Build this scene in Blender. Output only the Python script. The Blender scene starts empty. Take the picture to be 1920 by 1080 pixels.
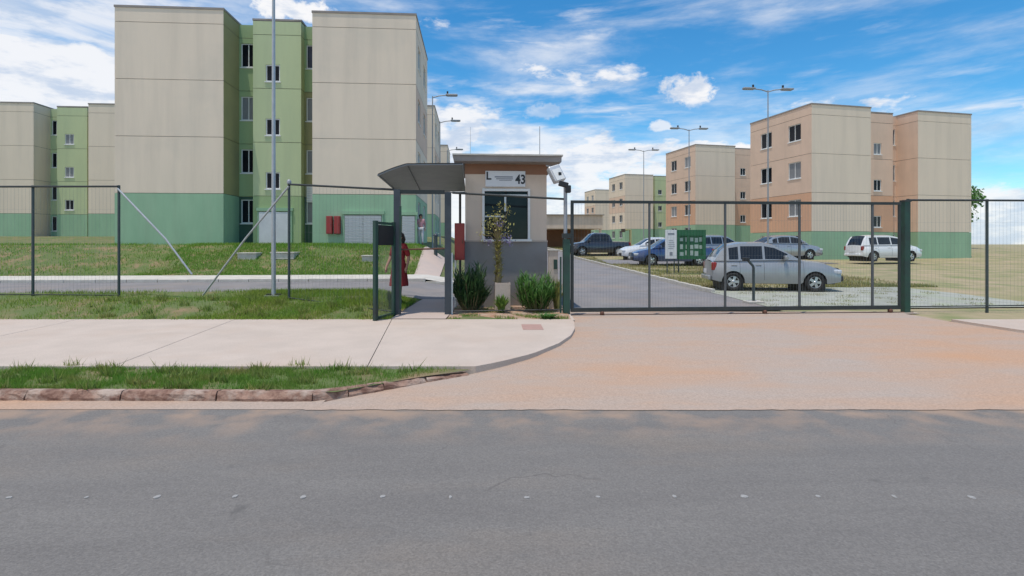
import bpy, bmesh, math, random
import numpy as np
from mathutils import Vector, Matrix
R = math.radians
rnd = random.Random(7)
S = bpy.context.scene
C = S.collection

# ------------------------------------------------------------------ camera, sky, sun, exposure
F = 1020.0                       # focal length in photo pixels
EYE = 1.6
HZ = 458.0                       # horizon row in the photo
cam = bpy.data.cameras.new('camera'); cam_o = bpy.data.objects.new('camera', cam); C.objects.link(cam_o)
cam.sensor_width = 36.0; cam.lens = F / 1920 * 36.0
cam.shift_y = -(540 - HZ) / 1920
cam.clip_start = 0.05; cam.clip_end = 6000
cam_o.location = (0, 0, EYE); cam_o.rotation_euler = (R(90), 0, 0)
S.camera = cam_o

SUN_EL, SUN_AZ = R(78), math.atan2(-0.13, -0.15)       # high noon sun, grazing the fronts from the left
sun_dir = Vector((math.sin(SUN_AZ) * math.cos(SUN_EL), math.cos(SUN_AZ) * math.cos(SUN_EL), math.sin(SUN_EL)))
sl = bpy.data.lights.new('sun', 'SUN'); sl.energy = 3.25; sl.angle = R(0.55); sl.color = (1.0, 0.93, 0.82)
so = bpy.data.objects.new('sun', sl); C.objects.link(so)
so.rotation_euler = sun_dir.to_track_quat('Z', 'Y').to_euler(); so.location = (-20, 30, 80)

S.view_settings.view_transform = 'Standard'; S.view_settings.look = 'None'
S.view_settings.exposure = 0.0; S.view_settings.gamma = 1.0; S.view_settings.use_curve_mapping = False
S.cycles.max_bounces = 6; S.cycles.use_denoising = True

def build_world():
    w = bpy.data.worlds.new('World'); S.world = w; w.use_nodes = True
    nt = w.node_tree; N = nt.nodes; L = nt.links; N.clear()
    out = N.new('ShaderNodeOutputWorld')
    sky = N.new('ShaderNodeTexSky'); sky.sky_type = 'NISHITA'; sky.sun_disc = False
    sky.sun_elevation = SUN_EL; sky.sun_rotation = SUN_AZ; sky.altitude = 1100
    sky.air_density = 1.0; sky.dust_density = 0.25; sky.ozone_density = 3.0
    hs = N.new('ShaderNodeHueSaturation'); hs.inputs['Saturation'].default_value = 1.30; hs.inputs['Value'].default_value = 1.05
    L.new(sky.outputs[0], hs.inputs['Color'])
    bg = N.new('ShaderNodeBackground'); bg.inputs[1].default_value = 0.15; gm = N.new('ShaderNodeMix'); gm.data_type = 'RGBA'; gm.blend_type = 'MULTIPLY'; gm.inputs['Factor'].default_value = 1; gm.inputs['B'].default_value = (.84, 1.16, 1.08, 1)
    L.new(hs.outputs[0], gm.inputs['A']); L.new(gm.outputs['Result'], bg.inputs[0])
    tc = N.new('ShaderNodeTexCoord')
    sep = N.new('ShaderNodeSeparateXYZ'); L.new(tc.outputs['Generated'], sep.inputs[0])
    def m(op, a, b=None, c=None, clamp=False):
        n = N.new('ShaderNodeMath'); n.operation = op; n.use_clamp = clamp
        for i, v in enumerate((a, b, c)):
            if v is None: continue
            if isinstance(v, (int, float)): n.inputs[i].default_value = v
            else: L.new(v, n.inputs[i])
        return n.outputs[0]
    def comb(x, y, z):
        n = N.new('ShaderNodeCombineXYZ')
        for i, v in enumerate((x, y, z)):
            if isinstance(v, (int, float)): n.inputs[i].default_value = v
            else: L.new(v, n.inputs[i])
        return n.outputs[0]
    def noise(vec, scale, detail=6, rough=.55, dist=0.0):
        n = N.new('ShaderNodeTexNoise'); n.inputs['Scale'].default_value = scale
        n.inputs['Detail'].default_value = detail; n.inputs['Roughness'].default_value = rough
        n.inputs['Distortion'].default_value = dist; L.new(vec, n.inputs['Vector']); return n.outputs['Fac']
    def ramp(v, a, b):
        n = N.new('ShaderNodeMapRange'); n.interpolation_type = 'SMOOTHSTEP'
        n.inputs['From Min'].default_value = a; n.inputs['From Max'].default_value = b
        L.new(v, n.inputs['Value']); return n.outputs['Result']
    x, y, z = sep.outputs
    zz = m('MAXIMUM', z, 0.0)
    az = m('ARCTAN2', x, y)                                  # azimuth, 0 straight ahead
    el = m('ARCSINE', zz)
    # high thin cloud, drawn out sideways
    hi = comb(m('MULTIPLY', az, 1.3), m('MULTIPLY', el, 6.5), 3.7)
    h1 = noise(hi, 1.35, 9, .6, .4)
    hi2 = comb(m('MULTIPLY', az, 5.0), m('MULTIPLY', el, 22.0), 9.1)
    h2 = noise(hi2, 1.0, 7, .62, .3)
    thin = m('MULTIPLY', ramp(m('ADD', m('MULTIPLY', h1, .78), m('MULTIPLY', h2, .22)), .43, .68), .70)
    # heaped cloud, thicker towards the horizon
    lo = comb(m('MULTIPLY', az, 3.2), m('MULTIPLY', el, 7.5), 1.3)
    l1 = noise(lo, 1.9, 10, .58, .15)
    sheet = noise(comb(m('MULTIPLY', az, 2.0), m('MULTIPLY', el, 11.0), 4.4), 1.6, 8, .6, .3)
    lowk = m('SUBTRACT', m('SUBTRACT', l1, m('MULTIPLY', el, 1.25)), m('MULTIPLY', az, .14))
    low = ramp(lowk, .20, .31)
    sheetk = m('SUBTRACT', m('SUBTRACT', sheet, m('MULTIPLY', el, .95)), m('MULTIPLY', az, .22))
    veil = m('MULTIPLY', ramp(sheetk, .17, .40), .80)
    # single heaped clouds standing in the blue
    def puff(px, py, ra, re, seed):
        a0 = math.atan((px - 960) / F); e0 = math.atan((HZ - py) / math.hypot(F, px - 960))
        da = m('DIVIDE', m('SUBTRACT', az, a0), ra); de = m('DIVIDE', m('SUBTRACT', el, e0), re)
        d = m('SQRT', m('ADD', m('MULTIPLY', da, da), m('MULTIPLY', de, de)))
        n = noise(comb(m('MULTIPLY', az, 22.0), m('MULTIPLY', el, 27.0), seed), 1.25, 9, .60)
        base = ramp(de, -1.1, -.35)                         # flat underside
        return m('MULTIPLY', ramp(m('SUBTRACT', m('ADD', m('MULTIPLY', n, 2.3), -.22), d), .04, .50), base)
    p1 = puff(1290, 172, .058, .036, 2.0)
    p2 = m('MULTIPLY', puff(1025, 213, .055, .020, 5.6), .45)
    p3 = puff(1390, 290, .13, .022, 8.0)
    p4 = m('MULTIPLY', puff(1236, 238, .030, .013, 11.7), .75)
    p5 = puff(560, 20, .10, .03, 14.0)
    heap = m('MAXIMUM', m('MAXIMUM', p1, p2), m('MAXIMUM', p3, m('MAXIMUM', p4, p5)))
    heap = m('MAXIMUM', m('MAXIMUM', heap, veil), m('MULTIPLY', low, .93))
    cov = m('MAXIMUM', thin, heap, clamp=True)
    shade = noise(comb(m('MULTIPLY', az, 9.0), m('MULTIPLY', el, 26.0), 6.0), 1.4, 6, .6)
    lum = m('ADD', .72, m('MULTIPLY', ramp(shade, .3, .62), .30))
    cc = N.new('ShaderNodeMix'); cc.data_type = 'RGBA'
    cc.inputs['A'].default_value = (.62, .71, .86, 1); cc.inputs['B'].default_value = (.98, .98, 1.0, 1)
    L.new(ramp(lum, .70, 1.0), cc.inputs['Factor'])
    bc = N.new('ShaderNodeBackground'); bc.inputs[1].default_value = 0.97; L.new(cc.outputs['Result'], bc.inputs[0])
    mix = N.new('ShaderNodeMixShader'); L.new(cov, mix.inputs[0]); L.new(bg.outputs[0], mix.inputs[1]); L.new(bc.outputs[0], mix.inputs[2])
    L.new(mix.outputs[0], out.inputs[0])
build_world()

# ------------------------------------------------------------------ helpers
def at(px, py, D):               # a measured point of the photograph at distance D
    return Vector(((px - 960) / F * D, D, EYE - (py - HZ) / F * D))
YAW = R(4.0)
EA = Vector((-math.sin(YAW), math.cos(YAW))); EB = Vector((math.cos(YAW), math.sin(YAW)))
def E(u, v): p = EB * u + EA * v; return p.x, p.y           # estate axes: u across, v away from the street
def UV(x, y): return EB.x * x + EB.y * y, EA.x * x + EA.y * y
def sm(a, b, x):
    if a == b: return float(x > a)
    t = min(1, max(0, (x - a) / (b - a))); return t * t * (3 - 2 * t)

def tag(o, label=None, cat=None, group=None, kind=None):
    if label: o['label'] = label
    if cat: o['category'] = cat
    if group: o['group'] = group
    if kind: o['kind'] = kind
    return o
def thing(name, label, cat, loc=(0, 0, 0), rz=0.0, group=None):
    o = bpy.data.objects.new(name, None); C.objects.link(o); o.empty_display_size = .2
    o.location = loc; o.rotation_euler = (0, 0, rz)
    return tag(o, label, cat, group)
def link(name, me, parent=None, loc=(0, 0, 0), rz=0.0):
    o = bpy.data.objects.new(name, me); C.objects.link(o); o.parent = parent
    o.location = loc; o.rotation_euler = (0, 0, rz); return o
def children(o): return [c for c in bpy.data.objects if c.parent == o]
def copy_tree(o, parent=None):
    kids = list(o.children); c = o.copy(); C.objects.link(c); c.parent = parent
    for k in kids: copy_tree(k, c)
    return c

class MB:
    def __init__(s): s.v = []; s.f = []; s.sm = []; s.mi = []
    def add(s, vs, fs, smooth=False, mi=0, M=None):
        b = len(s.v)
        for p in vs: s.v.append(tuple(M @ Vector(p)) if M else tuple(p))
        for f in fs: s.f.append([b + i for i in f]); s.sm.append(smooth); s.mi.append(mi)
        return s
    def box(s, c, d, rz=0, M=None, bev=0.0, mi=0):
        x, y, z = d[0] / 2, d[1] / 2, d[2] / 2
        T = Matrix.Translation(c) @ Matrix.Rotation(rz, 4, 'Z')
        if M is not None: T = T @ M
        if bev <= 0:
            vs = [(i * x, j * y, k * z) for i in (-1, 1) for j in (-1, 1) for k in (-1, 1)]
            fs = [(0, 1, 3, 2), (4, 6, 7, 5), (0, 4, 5, 1), (2, 3, 7, 6), (0, 2, 6, 4), (1, 5, 7, 3)]
            return s.add(vs, fs, mi=mi, M=T)
        bm = bmesh.new(); bmesh.ops.create_cube(bm, size=1)
        bmesh.ops.scale(bm, vec=d, verts=bm.verts)
        bmesh.ops.bevel(bm, geom=bm.edges[:], offset=bev, segments=2, affect='EDGES', profile=.5)
        bm.verts.index_update()
        s.add([v.co[:] for v in bm.verts], [[v.index for v in f.verts] for f in bm.faces], mi=mi, M=T); bm.free(); return s
    def tube(s, p, r, n=8, smooth=True, cap=True, mi=0):
        p = [Vector(q) for q in p]; rs = r if isinstance(r, (list, tuple)) else [r] * len(p)
        vs, fs = [], []
        prev = None
        for i, q in enumerate(p):
            t = (p[min(i + 1, len(p) - 1)] - p[max(i - 1, 0)]).normalized()
            a = Vector((0, 0, 1)) if abs(t.z) < .9 else Vector((1, 0, 0))
            if prev is not None: a = prev
            e1 = (a - t * a.dot(t)).normalized(); e2 = t.cross(e1); prev = e1
            for k in range(n):
                w = 2 * math.pi * (k + .5) / n
                vs.append(q + (e1 * math.cos(w) + e2 * math.sin(w)) * rs[i])
        for i in range(len(p) - 1):
            for k in range(n):
                fs.append((i * n + k, i * n + (k + 1) % n, (i + 1) * n + (k + 1) % n, (i + 1) * n + k))
        s.add(vs, fs, smooth, mi)
        if cap:
            b = len(p) - 1
            s.add(vs[:n], [tuple(reversed(range(n)))], False, mi); s.add(vs[b * n:], [tuple(range(n))], False, mi)
        return s
    def lathe(s, prof, n=24, M=None, smooth=True, mi=0):
        vs = []; fs = []
        for r, z in prof:
            for k in range(n):
                w = 2 * math.pi * k / n; vs.append((r * math.cos(w), r * math.sin(w), z))
        for i in range(len(prof) - 1):
            for k in range(n): fs.append((i * n + k, i * n + (k + 1) % n, (i + 1) * n + (k + 1) % n, (i + 1) * n + k))
        return s.add(vs, fs, smooth, mi, M)
    def grid(s, P, smooth=True, mi=0, flip=False):       # P: rows of points
        nr, nc = len(P), len(P[0]); vs = [q for r in P for q in r]
        fs = []
        for i in range(nr - 1):
            for j in range(nc - 1):
                f = (i * nc + j, i * nc + j + 1, (i + 1) * nc + j + 1, (i + 1) * nc + j)
                fs.append(f[::-1] if flip else f)
        return s.add(vs, fs, smooth, mi)
    def wall(s, o, ux, w, h, holes, n, depth=.1, mi=0):  # upright wall with real openings and reveals
        o = Vector(o); ux = Vector(ux); n = Vector(n); uz = Vector((0, 0, 1))
        xs = sorted({0, w, *[q for a in holes for q in (a[0], a[2])]}); zs = sorted({0, h, *[q for a in holes for q in (a[1], a[3])]})
        P = lambda x, z, d=0: o + ux * x + uz * z - n * d
        flip = ux.cross(uz).dot(n) < 0
        def q(a):
            a = a[::-1] if flip else a
            s.add(a, [(0, 1, 2, 3)], mi=mi)
        for i in range(len(xs) - 1):
            for j in range(len(zs) - 1):
                cx, cz = (xs[i] + xs[i + 1]) / 2, (zs[j] + zs[j + 1]) / 2
                if any(a[0] < cx < a[2] and a[1] < cz < a[3] for a in holes): continue
                q([P(xs[i], zs[j]), P(xs[i + 1], zs[j]), P(xs[i + 1], zs[j + 1]), P(xs[i], zs[j + 1])])
        for a in holes:
            c = [(a[0], a[1]), (a[2], a[1]), (a[2], a[3]), (a[0], a[3])]
            for k in range(4):
                p0, p1 = c[k], c[(k + 1) % 4]
                q([P(*p0), P(*p0, depth), P(*p1, depth), P(*p1)])
        return s
    def mesh(s, name, mats):
        me = bpy.data.meshes.new(name); me.from_pydata([tuple(v) for v in s.v], [], s.f)
        me.polygons.foreach_set('use_smooth', s.sm); me.polygons.foreach_set('material_index', s.mi)
        for m in (mats if isinstance(mats, (list, tuple)) else [mats]): me.materials.append(m)
        me.update(); return me
    def build(s, name, mats, parent=None, loc=(0, 0, 0), rz=0.0): return link(name, s.mesh(name, mats), parent, loc, rz)

# ------------------------------------------------------------------ materials
def mat(name, c1, c2=None, scale=3.0, rough=.7, bump=0.0, bscale=None, metallic=0.0, detail=6, lo=.35, hi=.65,
        spec=.5, coat=0.0, stretch=None, c3=None, s3=.4, lo3=.5, hi3=.7, streak=0.0, grain=90, st3=None, island=0.0, speck=0.0, trans=0.0, leaf=0.0):
    m = bpy.data.materials.new(name); m.use_nodes = True; nt = m.node_tree; N = nt.nodes; L = nt.links
    b = N['Principled BSDF']; b.inputs['Roughness'].default_value = rough; b.inputs['Metallic'].default_value = metallic
    b.inputs['Specular IOR Level'].default_value = spec; b.inputs['Coat Weight'].default_value = coat; b.inputs['Coat Roughness'].default_value = .06
    if trans: b.inputs['Transmission Weight'].default_value = trans
    col = lambda c: (c[0], c[1], c[2], 1)
    b.inputs['Base Color'].default_value = col(c1)
    tc = N.new('ShaderNodeTexCoord'); vec = tc.outputs['Object']
    if stretch:
        mp = N.new('ShaderNodeMapping'); mp.inputs['Scale'].default_value = stretch; L.new(vec, mp.inputs[0]); vec = mp.outputs[0]
    def noise(sc, dt=detail, v=vec):
        n = N.new('ShaderNodeTexNoise'); n.inputs['Scale'].default_value = sc; n.inputs['Detail'].default_value = dt
        n.inputs['Roughness'].default_value = .6; L.new(v, n.inputs['Vector']); return n.outputs['Fac']
    def mapped(s_):
        q = N.new('ShaderNodeMapping'); q.inputs['Scale'].default_value = s_; L.new(tc.outputs['Object'], q.inputs[0]); return q.outputs[0]
    def mr(v, a, c_, o0=0, o1=1):
        n = N.new('ShaderNodeMapRange'); n.inputs[1].default_value = a; n.inputs[2].default_value = c_
        n.inputs[3].default_value = o0; n.inputs[4].default_value = o1; L.new(v, n.inputs[0]); return n.outputs[0]
    def mixc(f, a, c_):
        n = N.new('ShaderNodeMix'); n.data_type = 'RGBA'; L.new(f, n.inputs['Factor'])
        for k, v in (('A', a), ('B', c_)):
            if isinstance(v, tuple): n.inputs[k].default_value = v
            else: L.new(v, n.inputs[k])
        return n.outputs['Result']
    cur = col(c1)
    if c2 is not None: cur = mixc(mr(noise(scale), lo, hi), cur, col(c2))
    if c3 is not None: cur = mixc(mr(noise(s3, 5, mapped(st3) if st3 else tc.outputs['Object']), lo3, hi3), cur, col(c3))
    if streak:
        sv = mapped((1.7, 1.7, .12)); f = mr(noise(1.0, 6, sv), .46, .74, 0, streak); cur = mixc(f, cur, (.20, .175, .145, 1))
    if speck or island:
        hsv = N.new('ShaderNodeHueSaturation')
        if isinstance(cur, tuple): hsv.inputs['Color'].default_value = cur
        else: L.new(cur, hsv.inputs['Color'])
        if island:
            g = N.new('ShaderNodeNewGeometry'); src = g.outputs['Random Per Island']; L.new(mr(src, 0, 1, 1 - island, 1 + island), hsv.inputs['Value'])
        else: L.new(mr(noise(grain, 3, tc.outputs['Object']), .3, .7, 1 - speck, 1 + speck), hsv.inputs['Value'])
        cur = hsv.outputs[0]
    if not isinstance(cur, tuple): L.new(cur, b.inputs['Base Color'])
    if bump:
        bp = N.new('ShaderNodeBump'); bp.inputs['Strength'].default_value = bump; bp.inputs['Distance'].default_value = .02
        L.new(noise(bscale or scale * 6, 4), bp.inputs['Height']); L.new(bp.outputs[0], b.inputs['Normal'])
    if leaf:
        tl = N.new('ShaderNodeBsdfTranslucent'); mx = N.new('ShaderNodeMixShader'); mx.inputs[0].default_value = leaf
        L.new(cur, tl.inputs[0]) if not isinstance(cur, tuple) else None
        L.new(b.outputs[0], mx.inputs[1]); L.new(tl.outputs[0], mx.inputs[2]); L.new(mx.outputs[0], N['Material Output'].inputs[0])
    return m
M = {}
M['asphalt'] = mat('asphalt', (.172, .160, .151), (.195, .182, .170), 1.6, .88, .5, 95, c3=(.225, .19, .16), s3=.5, st3=(.5, 1.3, 1), lo3=.5, hi3=.72, stretch=(.35, 1.6, 1), speck=.18, grain=75)
def weather_road(m):
    # hairline cracks, mixed stones and red dust drifting in from the driveway
    nt = m.node_tree; N = nt.nodes; L = nt.links; b = N['Principled BSDF']; cur = b.inputs['Base Color'].links[0].from_socket
    tc = N.new('ShaderNodeTexCoord'); o = tc.outputs['Object']
    def mr(v, a, c, d=0, e=1):
        n = N.new('ShaderNodeMapRange'); n.inputs[1].default_value = a; n.inputs[2].default_value = c; n.inputs[3].default_value = d; n.inputs[4].default_value = e; L.new(v, n.inputs[0]); return n.outputs[0]
    def nz(s, d=5):
        n = N.new('ShaderNodeTexNoise'); n.inputs['Scale'].default_value = s; n.inputs['Detail'].default_value = d; L.new(o, n.inputs['Vector']); return n
    def mul(a, c):
        n = N.new('ShaderNodeMath'); n.operation = 'MULTIPLY'; L.new(a, n.inputs[0]); L.new(c, n.inputs[1]); return n.outputs[0]
    def mix(f, a, c, mode='MIX'):
        n = N.new('ShaderNodeMix'); n.data_type = 'RGBA'; n.blend_type = mode; L.new(f, n.inputs['Factor']); L.new(a, n.inputs['A'])
        if isinstance(c, tuple): n.inputs['B'].default_value = c
        else: L.new(c, n.inputs['B'])
        return n.outputs['Result']
    v = N.new('ShaderNodeTexVoronoi'); v.inputs['Scale'].default_value = 62; L.new(o, v.inputs['Vector'])
    h = N.new('ShaderNodeHueSaturation'); L.new(cur, h.inputs['Color']); sp = N.new('ShaderNodeSeparateColor'); L.new(v.outputs['Color'], sp.inputs[0]); L.new(mr(sp.outputs[0], 0, 1, .91, 1.10), h.inputs['Value']); cur = h.outputs[0]
    wv = N.new('ShaderNodeVectorMath'); wv.operation = 'MULTIPLY_ADD'; L.new(nz(1.7, 6).outputs['Color'], wv.inputs[0]); wv.inputs[1].default_value = (.9, .9, 0); L.new(o, wv.inputs[2])
    c = N.new('ShaderNodeTexVoronoi'); c.feature = 'DISTANCE_TO_EDGE'; c.inputs['Scale'].default_value = .42; L.new(wv.outputs[0], c.inputs['Vector'])
    crack = mul(mr(c.outputs['Distance'], .0022, .0050, 1, 0), mr(nz(.45).outputs['Fac'], .50, .58))
    cur = mix(crack, cur, (.125, .115, .108, 1))
    spots = mr(nz(2.6, 3).outputs['Fac'], .68, .74, 0, .45); cur = mix(spots, cur, (.085, .08, .078, 1))
    s = N.new('ShaderNodeSeparateXYZ'); L.new(o, s.inputs[0])
    dust = mul(mr(s.outputs[1], 4.3, 5.3), mr(nz(2.2, 8).outputs['Fac'], .44, .64, 0, .85)); cur = mix(dust, cur, (.40, .275, .195, 1))
    L.new(cur, b.inputs['Base Color'])
weather_road(M['asphalt'])
M['inner_asphalt'] = mat('inner_asphalt', (.19, .18, .185), (.24, .225, .225), 1.0, .85, .3, 90, c3=(.27, .22, .19), s3=.3, speck=.12)
M['apron'] = mat('apron', (.43, .315, .245), (.405, .33, .28), 1.3, .9, .35, 60, stretch=(.4, 1.5, 1), c3=(.50, .285, .165), s3=.42, st3=(.5, 1.0, 1), lo3=.45, hi3=.72, speck=.16, grain=55)
M['concrete'] = mat('concrete', (.545, .455, .39), (.49, .41, .35), 1.6, .9, .25, 60, c3=(.50, .39, .315), s3=.55, lo3=.5, hi3=.75, speck=.10, grain=60)
M['pale_concrete'] = mat('pale_concrete', (.60, .57, .52), (.48, .45, .40), 2.5, .9, .25, 60, speck=.07)
M['bay'] = mat('bay', (.40, .40, .36), (.30, .31, .26), 2.5, .9, .3, 40, c3=(.34, .37, .26), s3=1.2, speck=.1)
M['path'] = mat('path', (.50, .40, .35), (.46, .38, .34), 2.0, .9, .25, 50, c3=(.55, .42, .35), speck=.08)
M['kerb_dirty'] = mat('kerb_dirty', (.36, .225, .17), (.18, .095, .07), 9.0, .95, .6, 45, c3=(.46, .36, .30), s3=4.0, lo3=.5, hi3=.66, lo=.38, hi=.6)
M['soil'] = mat('soil', (.36, .20, .125), (.46, .36, .28), 5.0, .95, .7, 40, lo=.4, hi=.66)
M['ground'] = mat('ground', (.11, .145, .045), (.26, .18, .105), 1.6, .95, .5, 14, lo=.46, hi=.66, c3=(.10, .15, .035), s3=.5)
M['dry_ground'] = mat('dry_ground', (.27, .25, .12), (.40, .31, .20), .8, .95, .5, 14, c3=(.19, .22, .08), s3=.6)
M['grass'] = mat('grass', (.20, .36, .04), (.28, .36, .055), 1.1, .7, island=.38, c3=(.28, .34, .07), s3=.5, lo3=.52, hi3=.68, leaf=.45)
M['lawn_grass'] = mat('lawn_grass', (.17, .36, .045), (.23, .36, .055), .9, .7, island=.35, c3=(.24, .33, .07), s3=.45, leaf=.45)
M['kerb_grass'] = mat('kerb_grass', (.14, .31, .035), (.20, .32, .05), 2.0, .7, island=.4, leaf=.45, c3=(.30, .30, .08), s3=1.3, lo3=.52, hi3=.68)
M['bed_weed'] = mat('bed_weed', (.16, .27, .05), (.30, .30, .09), 2.0, .7, island=.4, leaf=.4)
M['dry_grass'] = mat('dry_grass', (.30, .30, .10), (.38, .33, .16), .8, .75, island=.35, c3=(.19, .24, .07), s3=.5, leaf=.4)
M['beige'] = mat('beige', (.82, .68, .54), (.77, .64, .51), .8, .85, .08, 30, c3=(.71, .605, .49), s3=.25, stretch=(1, 1, .25), streak=.13)
M['far_beige'] = mat('far_beige', (.82, .68, .54), (.76, .635, .51), .6, .85, .05, 20, stretch=(1, 1, .3), streak=.12)
M['pale_green'] = mat('pale_green', (.54, .60, .35), (.49, .555, .33), .9, .85, .08, 30, stretch=(1, 1, .3), streak=.11)
M['shaded_green'] = mat('shaded_green', (.36, .47, .24), (.32, .43, .22), .9, .85, .08, 30, stretch=(1, 1, .3), streak=.11)  # tower green with the recess shade put into its colour
M['olive'] = mat('olive', (.36, .33, .16), (.32, .30, .15), 1.0, .85, .08, 30)  # on recess walls their shade is mixed into the paint; hooked post simply olive
M['base_green'] = mat('base_green', (.32, .50, .33), (.28, .45, .295), 1.2, .85, .08, 30, stretch=(1, 1, .3), streak=.15)
M['shaded_base'] = mat('shaded_base', (.06, .12, .085), (.05, .10, .07), 1.2, .85)  # base green darkened, shade of the recess painted in
M['peach'] = mat('peach', (.77, .56, .43), (.71, .52, .40), .8, .85, .06, 20, streak=.11)
M['orange'] = mat('orange', (.72, .42, .27), (.66, .395, .26), .8, .85, .06, 20, streak=.11)
M['joint'] = mat('joint', (.26, .24, .21), (.20, .19, .165), 2, .9)
M['guard_beige'] = mat('guard_beige', (.70, .57, .465), (.64, .525, .43), 1.3, .85, .15, 45, c3=(.56, .44, .345), s3=.8, stretch=(1, 1, .4), streak=.11)
M['guard_grey'] = mat('guard_grey', (.275, .265, .265), (.24, .23, .228), 1.6, .85, .15, 45, c3=(.27, .22, .19), s3=1.2, lo3=.55, hi3=.75)
M['terracotta'] = mat('terracotta', (.30, .15, .09), (.25, .13, .08), 2.0, .85, .1, 40)
M['slab_roof'] = mat('slab_roof', (.33, .29, .27), (.26, .23, .21), 2.0, .9, .2, 30)
M['white_paint'] = mat('white_paint', (.78, .78, .77), (.70, .70, .69), 2.0, .5, .04, 40)
M['grey_louvre'] = mat('grey_louvre', (.66, .67, .70), (.58, .59, .62), 2.0, .5)
M['aluminium'] = mat('aluminium', (.62, .63, .65), (.55, .56, .58), 5, .4, metallic=.3)
M['glass_dark'] = mat('glass_dark', (.008, .010, .015), (.014, .016, .022), 2.0, .08, spec=.14)
M['glass_blue'] = mat('glass_blue', (.02, .033, .075), (.014, .022, .05), 2.0, .08, spec=.3)
M['frame_green'] = mat('frame_green', (.035, .055, .058), (.05, .068, .07), 6, .45, .05, 60)
M['gate_black'] = mat('gate_black', (.022, .028, .028), (.035, .04, .04), 6, .45, .05, 60)
M['slate_steel'] = mat('slate_steel', (.045, .057, .072), (.035, .045, .058), 5, .45, .05, 60)
M['post_green'] = mat('post_green', (.02, .075, .05), (.025, .055, .045), 5, .5, .08, 60, c3=(.02, .03, .03), s3=2)
M['galv'] = mat('galv', (.46, .48, .50), (.40, .42, .44), 8, .45, metallic=.4)
M['grey_pole'] = mat('grey_pole', (.34, .36, .385), (.30, .315, .34), 5, .5, metallic=.2)
M['car_glass'] = mat('car_glass', (.012, .016, .022), (.018, .022, .03), 2, .05, spec=.4)
M['curtain'] = mat('curtain', (.26, .27, .285), (.20, .205, .22), 9, .3, spec=.3, stretch=(4, 4, .2))
M['guard_glass'] = mat('guard_glass', (.012, .014, .018), (.02, .022, .026), 3, .07, spec=.2)
M['gate_grey'] = mat('gate_grey', (.10, .11, .115), (.08, .088, .092), 6, .5)
M['wire'] = mat('wire', (.22, .24, .24), None, 8, .5, metallic=.4)
M['canopy'] = mat('canopy', (.20, .225, .245), (.17, .19, .21), 3, .5, .05, 30, metallic=.25)
M['canopy_rib'] = mat('canopy_rib', (.14, .15, .155), (.11, .12, .125), 3, .5)
M['red_paint'] = mat('red_paint', (.34, .022, .02), (.28, .02, .018), 3, .45, coat=.2)
M['rust'] = mat('rust', (.16, .07, .045), (.10, .05, .035), 14, .8, .3, 60)
M['dark_plastic'] = mat('dark_plastic', (.015, .016, .018), (.022, .023, .026), 5, .5)
M['sign_white'] = mat('sign_white', (.74, .74, .76), (.68, .68, .70), 3, .45)
M['ink'] = mat('ink', (.02, .02, .025), None, 3, .5)
M['faded_ink'] = mat('faded_ink', (.20, .21, .25), (.26, .27, .31), 20, .5)
M['notice_green'] = mat('notice_green', (.02, .135, .055), (.015, .10, .04), 3, .5)
M['notice_paper'] = mat('notice_paper', (.42, .50, .47), (.33, .42, .38), 12, .6)
M['leaf_dark'] = mat('leaf_dark', (.03, .085, .028), (.055, .115, .036), 6, .55, island=.5, leaf=.25)
M['leaf_green'] = mat('leaf_green', (.075, .20, .04), (.11, .23, .055), 6, .55, island=.5, leaf=.35)
M['leaf_bright'] = mat('leaf_bright', (.16, .27, .05), (.12, .22, .05), 6, .55, island=.4, leaf=.35)
M['leaf_olive'] = mat('leaf_olive', (.30, .30, .08), (.42, .38, .14), 6, .6, island=.5, leaf=.3)
M['petal'] = mat('petal', (.17, .13, .26), (.24, .20, .33), 6, .6, island=.3)
M['bark'] = mat('bark', (.25, .21, .10), (.16, .125, .07), 18, .9, .5, 40, stretch=(1, 1, .4))
M['trunk'] = mat('trunk', (.10, .075, .055), (.07, .055, .04), 10, .95, .5, 30)
M['tyre'] = mat('tyre', (.018, .018, .019), (.03, .028, .027), 12, .85)
M['rim'] = mat('rim', (.55, .56, .58), (.48, .49, .5), 6, .3, metallic=.7)
M['plastic_black'] = mat('plastic_black', (.03, .03, .032), None, 5, .6)
M['tail_red'] = mat('tail_red', (.32, .012, .012), (.22, .01, .01), 9, .15, coat=.8)
M['lamp_clear'] = mat('lamp_clear', (.65, .68, .72), (.5, .53, .58), 9, .1, coat=.8)
M['car_silver'] = mat('car_silver', (.36, .37, .38), (.34, .35, .36), 2, .36, metallic=.4, coat=.6)
M['car_dark'] = mat('car_dark', (.035, .038, .052), (.03, .033, .045), 2, .3, metallic=.3, coat=1.0)
M['car_white'] = mat('car_white', (.78, .79, .80), (.75, .76, .77), 2, .3, coat=1.0)
M['car_blue'] = mat('car_blue', (.04, .075, .19), (.035, .065, .17), 2, .3, metallic=.3, coat=1.0)
M['car_grey'] = mat('car_grey', (.40, .41, .43), (.38, .39, .41), 2, .32, metallic=.5, coat=.8)
M['skin'] = mat('skin', (.40, .22, .15), (.36, .19, .125), 10, .55)
M['hair'] = mat('hair', (.012, .010, .009), (.025, .02, .016), 30, .55, stretch=(1, 1, .2))
M['cloth_red'] = mat('cloth_red', (.30, .025, .028), (.24, .018, .02), 12, .85, .2, 60)
M['cloth_pink'] = mat('cloth_pink', (.50, .26, .29), (.44, .22, .25), 12, .85, .2, 60)
M['cloth_pale'] = mat('cloth_pale', (.55, .55, .58), (.48, .48, .52), 12, .85, .2, 60)
M['denim'] = mat('denim', (.05, .06, .10), (.04, .045, .08), 20, .85, .2, 80)
M['shoe'] = mat('shoe', (.03, .028, .04), None, 9, .6)
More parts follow.
